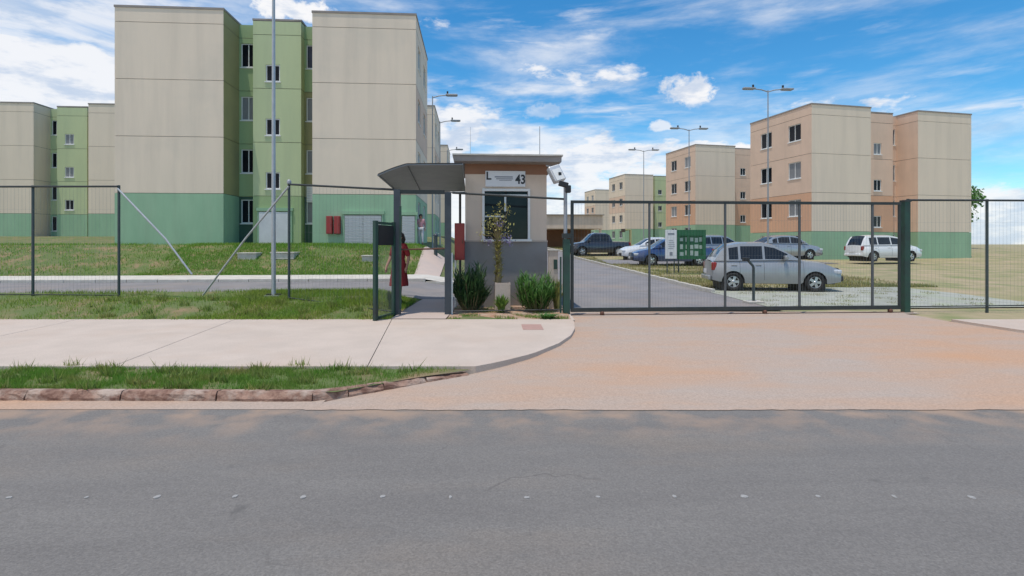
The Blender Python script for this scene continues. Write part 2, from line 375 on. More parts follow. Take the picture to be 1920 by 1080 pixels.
M['paint_mark'] = mat('paint_mark', (.38, .37, .36), (.24, .235, .23), 40, .85)
M['reddish_lid'] = mat('reddish_lid', (.44, .27, .23), (.38, .24, .205), 8, .85, .3, 50)
# ------------------------------------------------------------------ ground, street, pavement
def zt(x, y):
    u, v = UV(x, y)
    left = sm(-2.3, -3.4, x)
    z = .10 + .022 * (max(0, min(v, 60) - 17) ) + .25 * sm(38, 44, v)
    z -= .06 * (1 - sm(12.6, 16, v)) * sm(.7, 1.1, u)
    z += .24 * sm(10.85, 12.0, y) * (1 - sm(13.9, 14.7, v)) * left
    z += .14 * sm(13.0, 14.6, v) * left * (1 - .4 * sm(30, 60, v))
    z += 1.13 * sm(21.1, 26.3, v) * sm(-.5, -2.9, u) * (1 - sm(60, 90, v) * .8)
    return z
def spaced(a, b, d): n = max(1, round((b - a) / d)); return [a + (b - a) * i / n for i in range(n)]
xs = [-1500, -700, -350, -180, -100, -70, -50] + spaced(-40, -16, 1.0) + spaced(-16, 16, .4) + spaced(16, 40, 1.0) + [40, 50, 70, 100, 180, 350, 700, 1500]
ys = spaced(10.75, 30, .3) + spaced(30, 48, .8) + spaced(48, 70, 2) + [70, 80, 95, 120, 170, 300, 600, 1200, 2500]
g = MB(); g.v = [(x, y, zt(x, y)) for y in ys for x in xs]; nx = len(xs)
for j in range(len(ys) - 1):
    for i in range(nx - 1):
        g.f.append((j * nx + i, j * nx + i + 1, (j + 1) * nx + i + 1, (j + 1) * nx + i)); g.sm.append(True)
        g.mi.append(1 if (xs[i] > 1 and ys[j] > 11) else 0)
tag(g.build('ground', [M['ground'], M['dry_ground']]), kind='structure')

def strip(lf, rf, rows, n, dz, zf=zt):
    return [[(lf(t) + (rf(t) - lf(t)) * k / n, t, zf(lf(t) + (rf(t) - lf(t)) * k / n, t) + dz) for k in range(n + 1)] for t in rows]
def estate_strip(u0, u1, v0, v1, dv=.4, du=.4, dz=.02):
    rows = spaced(v0, v1, dv) + [v1]; n = max(1, round((u1 - u0) / du)); P = []
    for v in rows:
        r = []
        for k in range(n + 1):
            x, y = E(u0 + (u1 - u0) * k / n, v); r.append((x, y, zt(x, y) + dz))
        P.append(r)
    return P
# street
m = MB(); m.grid([[(x, y, 0) for x in (-150, -40, -12, 0, 12, 40, 150)] for y in (-60, -20, -4, 2, 5.32)], smooth=False)
tag(m.build('street', M['asphalt']), kind='structure')
# broken white dots of worn road paint across the lane
for i in range(-4, 11):
    x = (-1.305 + .4655 * i) + rnd.uniform(-.02, .02); y = 3.44 + rnd.uniform(-.01, .01)
    m = MB(); n = 9; a = rnd.uniform(.010, .028); b = rnd.uniform(.014, .028)
    ring = [(a * math.cos(2 * math.pi * k / n) * rnd.uniform(.7, 1.15), b * math.sin(2 * math.pi * k / n) * rnd.uniform(.7, 1.15)) for k in range(n)]
    m.add([(p, q, .004) for p, q in ring] + [(p, q, 0) for p, q in ring], [tuple(range(n))] + [(k, n + k, n + (k + 1) % n, (k + 1) % n)[::-1] for k in range(n)])
    tag(m.build('road_marking', M['paint_mark'], loc=(x, y, .0005)), kind='structure')
# driveway apron: flares out from the gate to the street
CL = [(5.24, -1.98), (5.40, -1.95), (5.48, -1.90), (5.92, -1.385), (6.25, -.97), (6.55, -.51), (6.89, -.135), (7.39, .29), (8.18, .72), (8.9, .977), (9.6, 1.12), (10.4, 1.20), (11.9, 1.22)]
def curve(y):
    for (a, x0), (b, x1) in zip(CL, CL[1:]):
        if y <= b: return x0 + (x1 - x0) * (y - a) / (b - a) if y >= a else x0
    return CL[-1][1]
def za(x, y): return .006 + .060 * sm(5.2, 8.4, y)
rows = spaced(5.24, 7.0, .11) + spaced(7.0, 12.4, .35) + [12.4]
P = strip(lambda y: curve(y) - .02, lambda y: 9.9 - curve(y), rows, 160, 0, za)
P[0] = [(x, y + .006 * math.sin(x * 2 + 2 * math.sin(x * .9)) + rnd.uniform(-.012, .012), z) for x, y, z in P[0]]
m = MB(); m.grid(P)
tag(m.build('driveway', M['apron']), kind='structure')
# dusty gutter in front of the kerb
m = MB(); m.grid([[(x, y, .004 + .004 * k) for x in np.linspace(-16, -1.9, 30)] for k, y in enumerate((5.26, 5.4, 5.62))])
m.grid([[(x, y, .004 + .004 * k) for x in np.linspace(11.8, 26, 20)] for k, y in enumerate((5.26, 5.4, 5.62))])
tag(m.build('gutter', M['apron']), kind='structure')
# verge earth under the kerbside grass
def verge_left(side):
    rows = spaced(5.58, 6.6, .1) + [6.6]
    if side < 0: return [[(-16 + (curve(y) - .03 + 16) * k / 24, y, .085) for k in range(25)] for y in rows]
    return [[(9.9 - curve(y) + .03 + (26 - 9.9 + curve(y)) * k / 24, y, .085) for k in range(25)] for y in rows]
m = MB(); m.grid(verge_left(-1)); m.grid(verge_left(1))
tag(m.build('verge', M['ground']), kind='structure')
# kerb stones, chipped and stained, following the flare
kerb = tag(bpy.data.objects.new('kerb', None), kind='structure'); C.objects.link(kerb)
def kerb_run(pts, hs, mirror=False):
    for (a, b), (h0, h1) in zip(zip(pts, pts[1:]), zip(hs, hs[1:])):
        a, b = Vector(a), Vector(b); d = (b - a); ln = d.length; d.normalize(); nrm = Vector((-d.y, d.x))
        nseg = max(4, round(ln / .09)); P = []
        for i in range(nseg + 1):
            t = .006 + (1 - .012 / ln) * i / nseg if False else (i / nseg) * (1 - .014 / ln) + .007 / ln
            c = a + (b - a) * t; h = h0 + (h1 - h0) * t
            j = lambda s: rnd.uniform(-s, s)
            ch = max(0, rnd.gauss(0, .35)) * .035 * min(1, h / .08)
            prof = [(-.005 + j(.008), -.03), (.0 + j(.012), h * .35), (.008 + ch + j(.010), h * .72), (.03 + ch * .9, h - ch * .4 + j(.004)), (.07 + j(.005), h + j(.004)), (.115, h - .002), (.118, -.03)]
            row = [(c + nrm * o).to_3d() + Vector((0, 0, z)) for o, z in prof]
            P.append([(-(q.x) + 9.9 if mirror else q.x, q.y, q.z) for q in row])
        m = MB(); m.grid(P, smooth=False, flip=not mirror)
        m.add(P[0], [tuple(range(7))]); m.add(P[-1], [tuple(range(7))[::-1]])
        m.build('kerb_stone', M['kerb_dirty'], kerb)
kp = [(-2.02 - .98 * k, 5.50 + .012 * k) for k in range(14, 0, -1)] + [(-2.02, 5.50), (-1.70, 5.66), (-1.385, 5.90), (-.97, 6.22), (-.51, 6.53)]
kh = [.103] * 14 + [.10, .098, .09, .07, .05]
kh = kh[:len(kp)]; kerb_run(kp, kh); kerb_run(kp[4:], kh[4:], True)
# pavement of cast slabs
pave = tag(bpy.data.objects.new('pavement', None), kind='structure'); C.objects.link(pave)
def slab(lf, rf, y0, y1, top=.115, n=10):
    rows = [y0 + (y1 - y0) * i / n for i in range(n + 1)]; L_ = [(lf(y), y) for y in rows]; R_ = [(rf(y), y) for y in rows]
    m = MB(); m.grid([[(l[0] + (r[0] - l[0]) * k / 6, l[1], top) for k in range(7)] for l, r in zip(L_, R_)], smooth=False)
    ring = L_[::-1] + R_; k = len(ring)
    ring = [(l[0], l[1]) for l in L_] + [(r[0], r[1]) for r in reversed(R_)]
    m.add([(p[0], p[1], top) for p in ring] + [(p[0], p[1], -.02) for p in ring], [(i, (i + 1) % k, k + (i + 1) % k, k + i)[::-1] for i in range(k)])
    return m.build('slab', M['concrete'], pave)
jl = lambda off: (lambda y: -2.38 + off + .149 * (10.78 - y))
Y0, Y1 = 6.62, 10.78
for i in range(5): slab(jl(-3.1 * (i + 1) + .006), jl(-3.1 * i - .006), Y0, Y1)
slab(jl(.006), lambda y: min(curve(y) - .012, curve(y)), Y0, Y1, n=24)
rx = lambda y: 9.9 - curve(y) + .012
slab(rx, lambda y: 13.2, Y0, Y1, n=24)
for i in range(4): slab(lambda y, i=i: 13.212 + 3.1 * i, lambda y, i=i: 13.2 + 3.1 * (i + 1), Y0, Y1)
# planting bed of red earth before the guard house
m = MB(); m.grid([[(x, y, .088 + .022 * math.sin(x * 5 + y * 3) * math.sin(y * 4) + .03 * sm(10.8, 11.6, y)) for x in np.linspace(-1.30, 1.19, 26)] for y in np.linspace(10.79, 13.2, 20)])
tag(m.build('planting_bed', M['soil']), kind='structure')
tag(MB().box((1.215, 12.0, .03), (.07, 2.42, .15), bev=.01).build('bed_edging', M['concrete']), kind='structure')
# path through the pedestrian gate and up to the blocks
m = MB(); m.grid(strip(lambda y: -2.40, lambda y: -1.315, spaced(10.79, 14.6, .3) + [14.6], 6, .025)); tag(m.build('path', M['path']), kind='structure')
# internal streets
m = MB(); m.grid(estate_strip(1.0, 7.2, 12.2, 70, .5, .5, .022)); tag(m.build('internal_road', M['inner_asphalt']), kind='structure')
m = MB(); m.grid(estate_strip(-30, -3.1, 14.75, 19.2, .35, .4, .02)); m.grid(estate_strip(-3.1, .95, 14.75, 19.2, .35, .4, .021)); tag(m.build('cross_street', M['inner_asphalt']), kind='structure')
m = MB(); m.grid(estate_strip(-30, -.6, 19.35, 21.1, .35, .4, .11)); tag(m.build('inner_pavement', M['pale_concrete']), kind='structure')
P = estate_strip(-2.35, -1.35, 21.1, 27.5, .3, .25, .05); m = MB(); m.grid(P); tag(m.build('ramp_path', M['path']), kind='structure')
def kerb_line(name, pts, mt, w=.13, h=.12, ln=1.0):
    root = tag(bpy.data.objects.new(name, None), kind='structure'); C.objects.link(root)
    proto = MB().box((0, 0, h / 2 - .06), (w, ln - .015, h + .12), bev=.012).mesh('kerb_stone', mt)
    for (u, v, rz) in pts:
        x, y = E(u, v); link('kerb_stone', proto, root, (x, y, zt(x, y) + rnd.uniform(-.005, .005)), YAW + rz)
kerb_line('inner_kerb', [(7.27, 16.6 + k, 0) for k in range(44)], M['pale_concrete'], h=.14)
kerb_line('cross_street_kerb', [(-1.2 - k, 19.28, R(90)) for k in range(28)], M['pale_concrete'], h=.12)
kerb_line('bank_kerb', [(-3.4 - k, 14.68, R(90)) for k in range(26)], M['pale_concrete'], h=.09)
m = MB(); m.grid(estate_strip(7.2, 14.5, 12.4, 17.6, .5, .5, .03)); tag(m.build('parking_bay', M['bay']), kind='structure')
m = MB(); m.grid(estate_strip(7.6, 22, 31.2, 36.5, .6, .7, .03)); tag(m.build('car_park', M['inner_asphalt']), kind='structure')

# ------------------------------------------------------------------ grass (nobody could count it)
def blades(name, n, sampler, mt, h0, h1, w, lean=.6, seed=1):
    r = np.random.default_rng(seed); xy = np.array([sampler(r) for _ in range(n)])
    z = np.array([zg(x, y) for x, y in xy]) if (zg := sampler.z) else 0
    h = r.uniform(h0, h1, n) * r.uniform(.6, 1.1, n); a = r.uniform(0, 2 * np.pi, n); b = r.uniform(0, 2 * np.pi, n); l = h * r.uniform(.1, lean, n); ww = w * r.uniform(.6, 1.3, n)
    V = np.zeros((n, 3, 3)); V[:, 0] = np.c_[xy[:, 0] - np.cos(a) * ww, xy[:, 1] - np.sin(a) * ww, z - .01]
    V[:, 1] = np.c_[xy[:, 0] + np.cos(a) * ww, xy[:, 1] + np.sin(a) * ww, z - .01]
    V[:, 2] = np.c_[xy[:, 0] + np.cos(b) * l, xy[:, 1] + np.sin(b) * l, z + h]
    me = bpy.data.meshes.new(name); me.vertices.add(n * 3); me.vertices.foreach_set('co', V.ravel())
    me.loops.add(n * 3); me.loops.foreach_set('vertex_index', np.arange(n * 3)); me.polygons.add(n); me.polygons.foreach_set('loop_start', np.arange(0, n * 3, 3))
    me.update(calc_edges=True); me.materials.append(mt); return tag(link(name, me), kind='stuff')
def clump(x, y, s=1.0): return math.sin(x * 2.1 * s + math.sin(y * 1.7 * s)) * math.sin(y * 2.6 * s + math.sin(x * 1.3 * s))
class Samp:
    def __init__(s, fn, z): s.fn = fn; s.z = z
    def __call__(s, r):
        while True:
            p = s.fn(r)
            if p is not None: return p
def f_bank(r):
    x = r.uniform(-15, -2.46) if r.uniform() < .45 else r.uniform(-6.5, -2.46); y = r.uniform(10.72, 14.55); u, v = UV(x, y)
    if v > 14.6 or (clump(x, y, .8) < -.3 and r.uniform() < .78): return None
    return (x, y)
blades('bank_grass', 45000, Samp(f_bank, zt), M['grass'], .04, .12, .006, .7, 2)
def f_lawn(r):
    u = r.uniform(-13, -2.3) if r.uniform() < .8 else r.uniform(-24, -13); v = r.uniform(21.15, 27.0)
    if clump(u, v, .6) < -.35 and r.uniform() < .7: return None
    return E(u, v)
blades('lawn_grass', 42000, Samp(f_lawn, zt), M['lawn_grass'], .06, .15, .013, .8, 3)
def f_kerb(side):
    def f(r):
        y = r.uniform(5.60, 6.66); lim = curve(y) - .08 - .25 * max(0, y - 6.2)
        x = r.uniform(-6, lim) if r.uniform() < .75 else r.uniform(-15, -5)
        if x > lim: return None
        k = sm(lim, lim - 1.3, x)
        if y < 5.66 + .0 or r.uniform() > .35 + .65 * k: return None
        if clump(x * 2, y * 2, 1.5) < -.2 and r.uniform() < .75: return None
        return (x if side < 0 else 9.9 - x, y)
    return f
zk = lambda x, y: .085
blades('kerbside_grass', 36000, Samp(f_kerb(-1), zk), M['kerb_grass'], .025, .07, .0035, .8, 4)
blades('far_kerbside_grass', 9000, Samp(f_kerb(1), zk), M['kerb_grass'], .025, .07, .0045, .8, 5)
def f_weed(r):
    y = r.uniform(5.58, 6.72); x = r.uniform(-6.5, curve(min(y, 6.5)) - .5)
    return (x, y) if clump(x * 1.7 + 5, y * 2.3, 1.9) > .62 else None
blades('kerbside_weeds', 1500, Samp(f_weed, zk), M['bed_weed'], .06, .16, .009, .9, 14)
def f_bweed(r):
    x = r.uniform(-9, -2.5); y = r.uniform(10.72, 12.6)
    return (x, y) if clump(x * 1.9 + 2, y * 2.1, 1.5) > .66 else None
blades('bank_weeds', 1500, Samp(f_bweed, zt), M['bed_weed'], .08, .20, .012, .9, 15)
def f_dry(r):
    v = 17.7 + 14 * r.uniform() ** 1.4; u = r.uniform(7.36, 16)
    if r.uniform() < .25: v = r.uniform(31, 60); u = r.uniform(7.36, 7.7 + .12 * (v - 30))
    if clump(u, v, .55) < -.25 and r.uniform() < .75: return None
    return E(u, v)
blades('verge_grass', 38000, Samp(f_dry, zt), M['dry_grass'], .05, .15, .012, .8, 6)
def f_bed(r):
    x = r.uniform(-1.28, 1.15); y = r.uniform(10.85, 12.85)
    if clump(x * 2, y * 2, 1.3) < .25: return None
    return (x, y)
blades('bed_weeds', 2600, Samp(f_bed, lambda x, y: .10), M['kerb_grass'], .03, .09, .005, .8, 7)
def f_bay(r):
    u = r.uniform(7.3, 14); v = r.uniform(12.6, 17.6)
    if clump(u, v, 1.6) < .3: return None
    return E(u, v)
blades('bay_weeds', 3500, Samp(f_bay, lambda x, y: zt(x, y) + .03), M['dry_grass'], .02, .06, .006, .8, 8)
# ------------------------------------------------------------------ housing blocks
ST = 2.7
def rot2(x, y, a): return x * math.cos(a) - y * math.sin(a), x * math.sin(a) + y * math.cos(a)
WCACHE = {}
def window_mesh(w, h, fr, gl):
    k = (round(w, 2), round(h, 2), fr.name, gl.name)
    if k not in WCACHE:
        a = MB(); t = .05; d = .06
        a.box((0, 0, h / 2 - t / 2), (w, d, t)); a.box((0, 0, -h / 2 + t / 2), (w, d, t))
        for s in (-1, 1): a.box((s * (w / 2 - t / 2), 0, 0), (t, d, h - 2 * t))
        a.box((0, .003, 0), (.045, d - .012, h - 2 * t))
        a.box((0, -.055, -h / 2 - .03), (w + .1, .11, .055))
        p = MB()
        for s in (-1, 1):
            c = s * (w / 4 - t / 4); ww = w / 2 - t - .026
            p.box((c + 0, .012 + .006 * s, 0), (ww, .008, h - 2 * t - .004))
        WCACHE[k] = (a.mesh('window', fr), p.mesh('pane', gl))
    return WCACHE[k]
def add_window(parent, loc, rz, w, h, fr=None, gl=None):
    k = rnd.random(); gl = M['curtain'] if k < .22 else (gl or M['glass_dark'])
    a, p = window_mesh(w, h, fr or M['white_paint'], gl or M['glass_dark'])
    o = link('window', a, parent, loc, rz); link('pane', p, o); return o

def block(label, loc, rz, pal, z_h=11.45, fine=True, base_z=0.0, group=None, tower_w=2.36):
    """four storeys, two gable wings with a stair tower in the recess between them; u right, v away, origin at the front centre"""
    b = thing('apartment_block', label, 'apartment building', loc, rz, group)
    W2, IN, DEP, CORE = 7.05, 2.08, 6.5, 10.0
    par = z_h - 4 * ST
    G = .022
    core = MB()
    for s in (-1, 1): core.box((s * (W2 + IN) / 2, DEP / 2, z_h / 2 - .12), (W2 - IN - .34, DEP - .08, z_h - .24))
    core.box((0, (1.75 + CORE) / 2 + .15, z_h / 2 - .15), (2 * IN + 2, CORE - 1.75, z_h - .5))
    core.box((0, 1.2 + .75, z_h / 2 - .1), (tower_w - .06, 1.1, z_h - .24))
    core.build('core', M['joint'], b)
    roof = MB()
    for s in (-1, 1): roof.box((s * (W2 + IN) / 2, DEP / 2, z_h - .05), (W2 - IN + .06, DEP + .06, .10))
    roof.box((0, 1.2 + .62, z_h - .02), (tower_w + .06, 1.24, .10)); roof.box((0, 6, z_h - .35), (2 * IN + 4, 7.9, .1))
    roof.build('roof', M[pal.get('roof', 'slab_roof')], b)
    lv = [0, 2.55, 5.25, 7.96, 10.66, z_h - .10]         # joint heights: four storeys and a parapet
    for k in range(5):
        z0 = lv[k] + (G if k else 0); h = lv[k + 1] - z0; q = min(k, 3)
        for s in (-1, 1):
            gm = M[pal['gable'][q]]; sm_ = M[pal['side'][q]]
            xo, xi = s * W2, s * IN
            f = MB(); f.wall((min(xo, xi), 0, z0), (1, 0, 0), W2 - IN, h, [], (0, -1, 0))
            f.box(((xo + xi) / 2, .016, z0 + h / 2), (W2 - IN - .004, .028, h))
            f.build('gable_panel', gm, b)
            # outer side, two windows on each storey
            wh = [(1.0, 1.1, 2.25, 2.3), (4.0, 1.1, 5.25, 2.3)] if k < 4 else []
            f = MB(); f.wall((xo, 0.002, z0), (0, 1, 0), DEP - .002, h, wh, (s, 0, 0), .12)
            f.wall((xo, DEP, z0), (-s, 0, 0), W2 - IN, h, [], (0, 1, 0)); f.build('side_panel', sm_, b)
            for a in wh:
                add_window(b, (xo - s * .075, (a[0] + a[2]) / 2, z0 + (a[1] + a[3]) / 2), R(90) if s > 0 else R(-90), a[2] - a[0] - .006, a[3] - a[1] - .006, gl=M[pal.get('glass', 'glass_dark')])
            # inner side, looking into the recess
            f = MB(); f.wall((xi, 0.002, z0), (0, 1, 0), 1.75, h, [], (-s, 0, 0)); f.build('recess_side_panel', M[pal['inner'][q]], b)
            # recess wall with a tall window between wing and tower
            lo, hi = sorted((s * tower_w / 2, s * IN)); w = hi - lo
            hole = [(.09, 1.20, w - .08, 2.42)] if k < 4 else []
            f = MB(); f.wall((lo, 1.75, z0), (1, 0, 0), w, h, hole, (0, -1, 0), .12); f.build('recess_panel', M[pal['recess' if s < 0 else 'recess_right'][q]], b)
            for a in hole: add_window(b, (lo + (a[0] + a[2]) / 2, 1.75 + .07, z0 + (a[1] + a[3]) / 2), 0, a[2] - a[0] - .006, a[3] - a[1] - .006, gl=M['glass_blue' if s > 0 else 'glass_dark'])
        # stair tower
        hole = []
        if 0 < k < 4: hole = [(tower_w / 2 - .56, .34, tower_w / 2 + .14, 1.19)]
        f = MB(); f.wall((-tower_w / 2, 1.2, z0), (1, 0, 0), tower_w, h, hole, (0, -1, 0), .12)
        for s in (-1, 1): f.wall((s * tower_w / 2, 1.202, z0), (0, 1, 0), .55, h, [], (s, 0, 0))
        f.build('tower_panel', M[pal['tower'][q]], b)
        for a in hole: add_window(b, (-tower_w / 2 + (a[0] + a[2]) / 2, 1.2 + .07, z0 + (a[1] + a[3]) / 2), 0, a[2] - a[0] - .006, a[3] - a[1] - .006)
    return b

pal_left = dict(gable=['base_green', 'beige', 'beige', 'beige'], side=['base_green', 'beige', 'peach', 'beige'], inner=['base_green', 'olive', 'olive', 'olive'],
                recess=['shaded_base', 'shaded_green', 'shaded_green', 'shaded_green'], recess_right=['shaded_base', 'olive', 'olive', 'shaded_green'], tower=['shaded_green', 'pale_green', 'pale_green', 'pale_green'])  # recess and inner walls hold shade in their colours
pal_far = dict(gable=['base_green', 'far_beige', 'far_beige', 'far_beige'], side=['base_green', 'far_beige', 'peach', 'far_beige'], inner=['far_beige'] * 4,
               recess=['base_green', 'pale_green', 'pale_green', 'pale_green'], recess_right=['base_green', 'olive', 'olive', 'olive'], tower=['base_green', 'pale_green', 'pale_green', 'pale_green'])
pal_or = dict(gable=['base_green', 'far_beige', 'far_beige', 'far_beige'], side=['base_green', 'orange', 'peach', 'peach'], inner=['base_green', 'peach', 'peach', 'peach'],
              recess=['base_green', 'peach', 'peach', 'peach'], recess_right=['base_green', 'peach', 'peach', 'peach'], tower=['base_green', 'orange', 'peach', 'peach'])
pal_yel = dict(pal_or, side=['base_green', 'far_beige', 'peach', 'far_beige'], recess=['base_green', 'olive', 'olive', 'olive'], tower=['base_green', 'pale_green', 'pale_green', 'pale_green'])
LB = E(-2.84 - 7.05, 26.96)
left_block = block('green stair tower and plain beige gable of the big apartment block nearest on the lawn', (LB[0], LB[1], 1.47), YAW, pal_left)
for (x, D, lab) in ((-6.32, 44.4, 'beige apartment block just behind the big green and beige one, mostly hidden'), (-7.35, 62, 'third apartment block in line behind the big green and beige one')):
    c = Vector((x, D)) - EB * 7.05
    block(lab, (c.x, c.y, 12.95 - 11.45), YAW, pal_far, group='apartment blocks along the lawn side')
c = Vector(E(-33.0, 46)); block('apartment block seen past the far side of the green stair tower', (c.x, c.y, 1.5), YAW, pal_far, group='apartment blocks along the lawn side')
def right_block(px_corner, D, top_py, label, pal, rz=R(13)):
    p = at(px_corner, top_py, D)                       # top of the left gable's outer corner
    c = Vector((p.x, p.y)) + Vector((math.cos(rz), math.sin(rz))) * 7.05
    return block(label, (c.x, c.y, p.z - 11.45), rz, pal, group='apartment blocks beyond the car park')
rz = R(13)
pA = at(1407, 231, 44.0); dA = Vector((-math.sin(rz), math.cos(rz))); cA = Vector((pA.x, pA.y)) - dA * 6.5 + Vector((math.cos(rz), math.sin(rz))) * 7.05
block('peach apartment block nearest behind the silver hatchback, with green base', (cA.x, cA.y, pA.z - 11.45), rz, pal_or, group='apartment blocks beyond the car park')
right_block(1304, 60, 270, 'apartment block with orange lower storey and blank beige gable behind the green board', pal_or)
right_block(1172, 88, 326, 'smaller looking beige apartment block behind the white and blue parked cars', pal_yel)
right_block(1116, 119, 355, 'farthest beige apartment block, low on the skyline beyond the flat roofed shelter', pal_yel)

# meter cupboards let into the green base of the near block (parts of that block)
def cupboard(cu, w, z0, z1, n, dv=0.0, frame=True):
    y = -.03 + dv
    f = MB(); t = .07
    f.box((cu, y - .02, z1 + .12), (w + .24, .10, .16)); 
    for s in (-1, 1): f.box((cu + s * (w / 2 + t / 2), y, (z0 + z1) / 2), (t, .07, z1 - z0 + .04))
    fr = f.build('cupboard', M['base_green'], left_block)
    MB().box((cu, y + .004, (z0 + z1) / 2), (w, .03, z1 - z0)).build('cupboard_back', M['joint'], fr)
    return fr, y
def louvres(fr, y, u0, u1, z0, z1, n):
    me = MB().box((0, 0, 0), (u1 - u0 - .02, .045, (z1 - z0) / n * .86), M=Matrix.Rotation(R(16), 4, 'X')).mesh('slat', M['grey_louvre'])
    for k in range(n): link('slat', me, fr, ((u0 + u1) / 2, y - .035, z0 + (k + .5) * (z1 - z0) / n))
k26 = 26.8 / F
gu = lambda px: (px - 685) * k26 + 4.565           # pixel column -> u on the gable
fr, y = cupboard(gu(683), 1.78, .05, 1.55, 0); louvres(fr, y, gu(683) - .88, gu(683), .08, 1.52, 11); louvres(fr, y, gu(683), gu(683) + .88, .08, 1.52, 11)
fr, y = cupboard(gu(766), .66, .05, 1.52, 0); louvres(fr, y, gu(766) - .31, gu(766) + .31, .08, 1.5, 11)
# big pale door at the foot of the stair tower
fr, y = cupboard(-.10, 1.55, .02, 1.76, 0, 1.2)
for s in (-1, 1): MB().box((-.10 + s * .385, y - .03, .89), (.755, .04, 1.72), bev=.006).build('door_leaf', M['grey_louvre'], fr)
# white vent box high on the recess beside the gable
vb = MB().box((1.62, 1.70, 2.74), (.62, .12, .92), bev=.01); o = vb.build('vent_box', M['white_paint'], left_block)
for i in range(7):
    o2 = MB().box((1.62, 1.63, 2.38 + i * .12), (.54, .03, .05)).build('slat', M['grey_louvre'], o)
for i, px in enumerate((622.5, 636.5)):
    x, yv = E(*[(px - 590) * k26 - 7.81, 26.96 - .13]);
    t = thing('hydrant_cabinet', ['red steel cabinet on the green base, nearer the stair tower', 'red steel cabinet on the green base, nearer the louvred cupboard'][i], 'cabinet', (x, yv, 1.47 + .62), YAW, 'pair of red cabinets on the green base')
    MB().box((0, 0, .44), (.29, .22, .86), bev=.012).build('body', M['red_paint'], t)
    d = MB().box((0, -.118, .44), (.25, .018, .80), bev=.005).build('door', M['red_paint'], t)
    MB().box((.09, -.135, .46), (.02, .02, .10)).build('handle', M['rust'], d)
# pale inspection boxes sunk in the lawn
for i, (px, py, w, l_) in enumerate(((468, 482, .75, 'pale concrete inspection box in the lawn below the dark recess windows'), (535, 481, .95, 'pale concrete inspection box in the lawn before the pale tower door'), (694, 487, .6, 'pale concrete inspection box in the lawn near the person in red'))):
    D = 24.0
    for _ in range(30):
        x = (px - 960) / F * D; zz = zt(x, D); yy = HZ + (EYE - zz) / D * F
        D += (yy - py) * .06
    t = thing('inspection_box', l_, 'inspection box', (x, D, zt(x, D)), YAW, 'inspection boxes in the lawn')
    MB().box((0, 0, .02), (w, w * .8, .26), bev=.01).build('body', M['pale_concrete'], t)
    MB().box((0, 0, .17), (w + .06, w * .8 + .06, .05), bev=.01).build('lid', M['pale_concrete'], t)

# ------------------------------------------------------------------ flat roofed shelter at the end of the road
a = at(1018, 403, 55); t = thing('shelter', 'low flat roofed shelter with a deep cream fascia behind the dark car', 'shelter', (a.x, 55, zt(a.x, 55)), YAW)
H = a.z - zt(a.x, 55)
f = MB(); f.box((3.0, 2.5, H - .7), (6.2, 5.2, 1.36)); f.build('fascia', M['guard_beige'], t)
MB().box((3.0, 2.5, H + .02), (6.5, 5.5, .08)).build('roof', M['slab_roof'], t)
for x in (.1, 5.9): MB().box((x, .12, (H - 1.38) / 2), (.22, .22, H - 1.38)).build('post', M['guard_beige'], t)
MB().box((3.0, 4.95, (H - 1.38) / 2), (6.0, .16, H - 1.38)).build('back_wall', M['terracotta'], t)

# ------------------------------------------------------------------ street lamps
def lamp(label, x, y, h, arms, rz=0.0, mt='grey_pole', r0=.046, group='lamp posts of the estate'):
    t = thing('street_lamp', label, 'lamp post', (x, y, zt(x, y)), rz, group)
    MB().tube([(0, 0, 0), (0, 0, h * .5), (0, 0, h)], [r0, r0 * .8, r0 * .55], 8).build('pole', M[mt], t)
    MB().box((0, 0, .02), (.34, .34, .05)).build('base_plate', M[mt], t)
    for s in arms:
        a = MB().tube([(0, 0, h - .08), (s * .35, 0, h + .02), (s * .75, 0, h + .06)], .03, 6).build('arm', M[mt], t)
        hd = MB(); hd.box((s * 1.0, 0, h + .07), (.62, .24, .09), bev=.03); hd.box((s * 1.0, 0, h + .02), (.5, .18, .02)); hd.build('lamp_head', M[mt], a)
        MB().tube([(s * .78, 0, h + .1), (s * .78, 0, h + .26)], .05, 6).build('sensor', M['dark_plastic'], a)
    return t
for i, (px, py, D, lab) in enumerate(((811, 178, 28.5, 'single arm lamp post standing nearest the corner of the beige gable'), (825, 226, 35, 'single arm lamp post second along from the beige gable'), (838.5, 280, 45, 'single arm lamp post farthest along the row of blocks by the lawn'))):
    p = at(px, py, D); lamp(lab, p.x, D, p.z - .06 - zt(p.x, D), (1,), YAW)
for px, py, D, lab in ((1207, 281, 46, 'twin arm lamp post between the far beige block and the orange one'), (1292, 241, 37, 'twin arm lamp post in front of the orange block'), (1440, 167, 27.5, 'tallest looking twin arm lamp post before the nearest peach block')):
    p = at(px, py, D); lamp(lab, p.x, D, p.z - .06 - zt(p.x, D), (-1, 1), YAW)
x, y = (513 - 960) / F * 12.9, 12.9
t = lamp('tall pale grey lamp post rising out of the grass bank beside the fence end', x, y, 9.2, (1,), YAW, 'galv', .052, group=None)
MB().box((-.10, -.03, .03), (.10, .10, .10)).build('anchor_block', M['dark_plastic'], t); MB().box((.12, -.02, .03), (.10, .10, .10)).build('anchor_block', M['dark_plastic'], t)
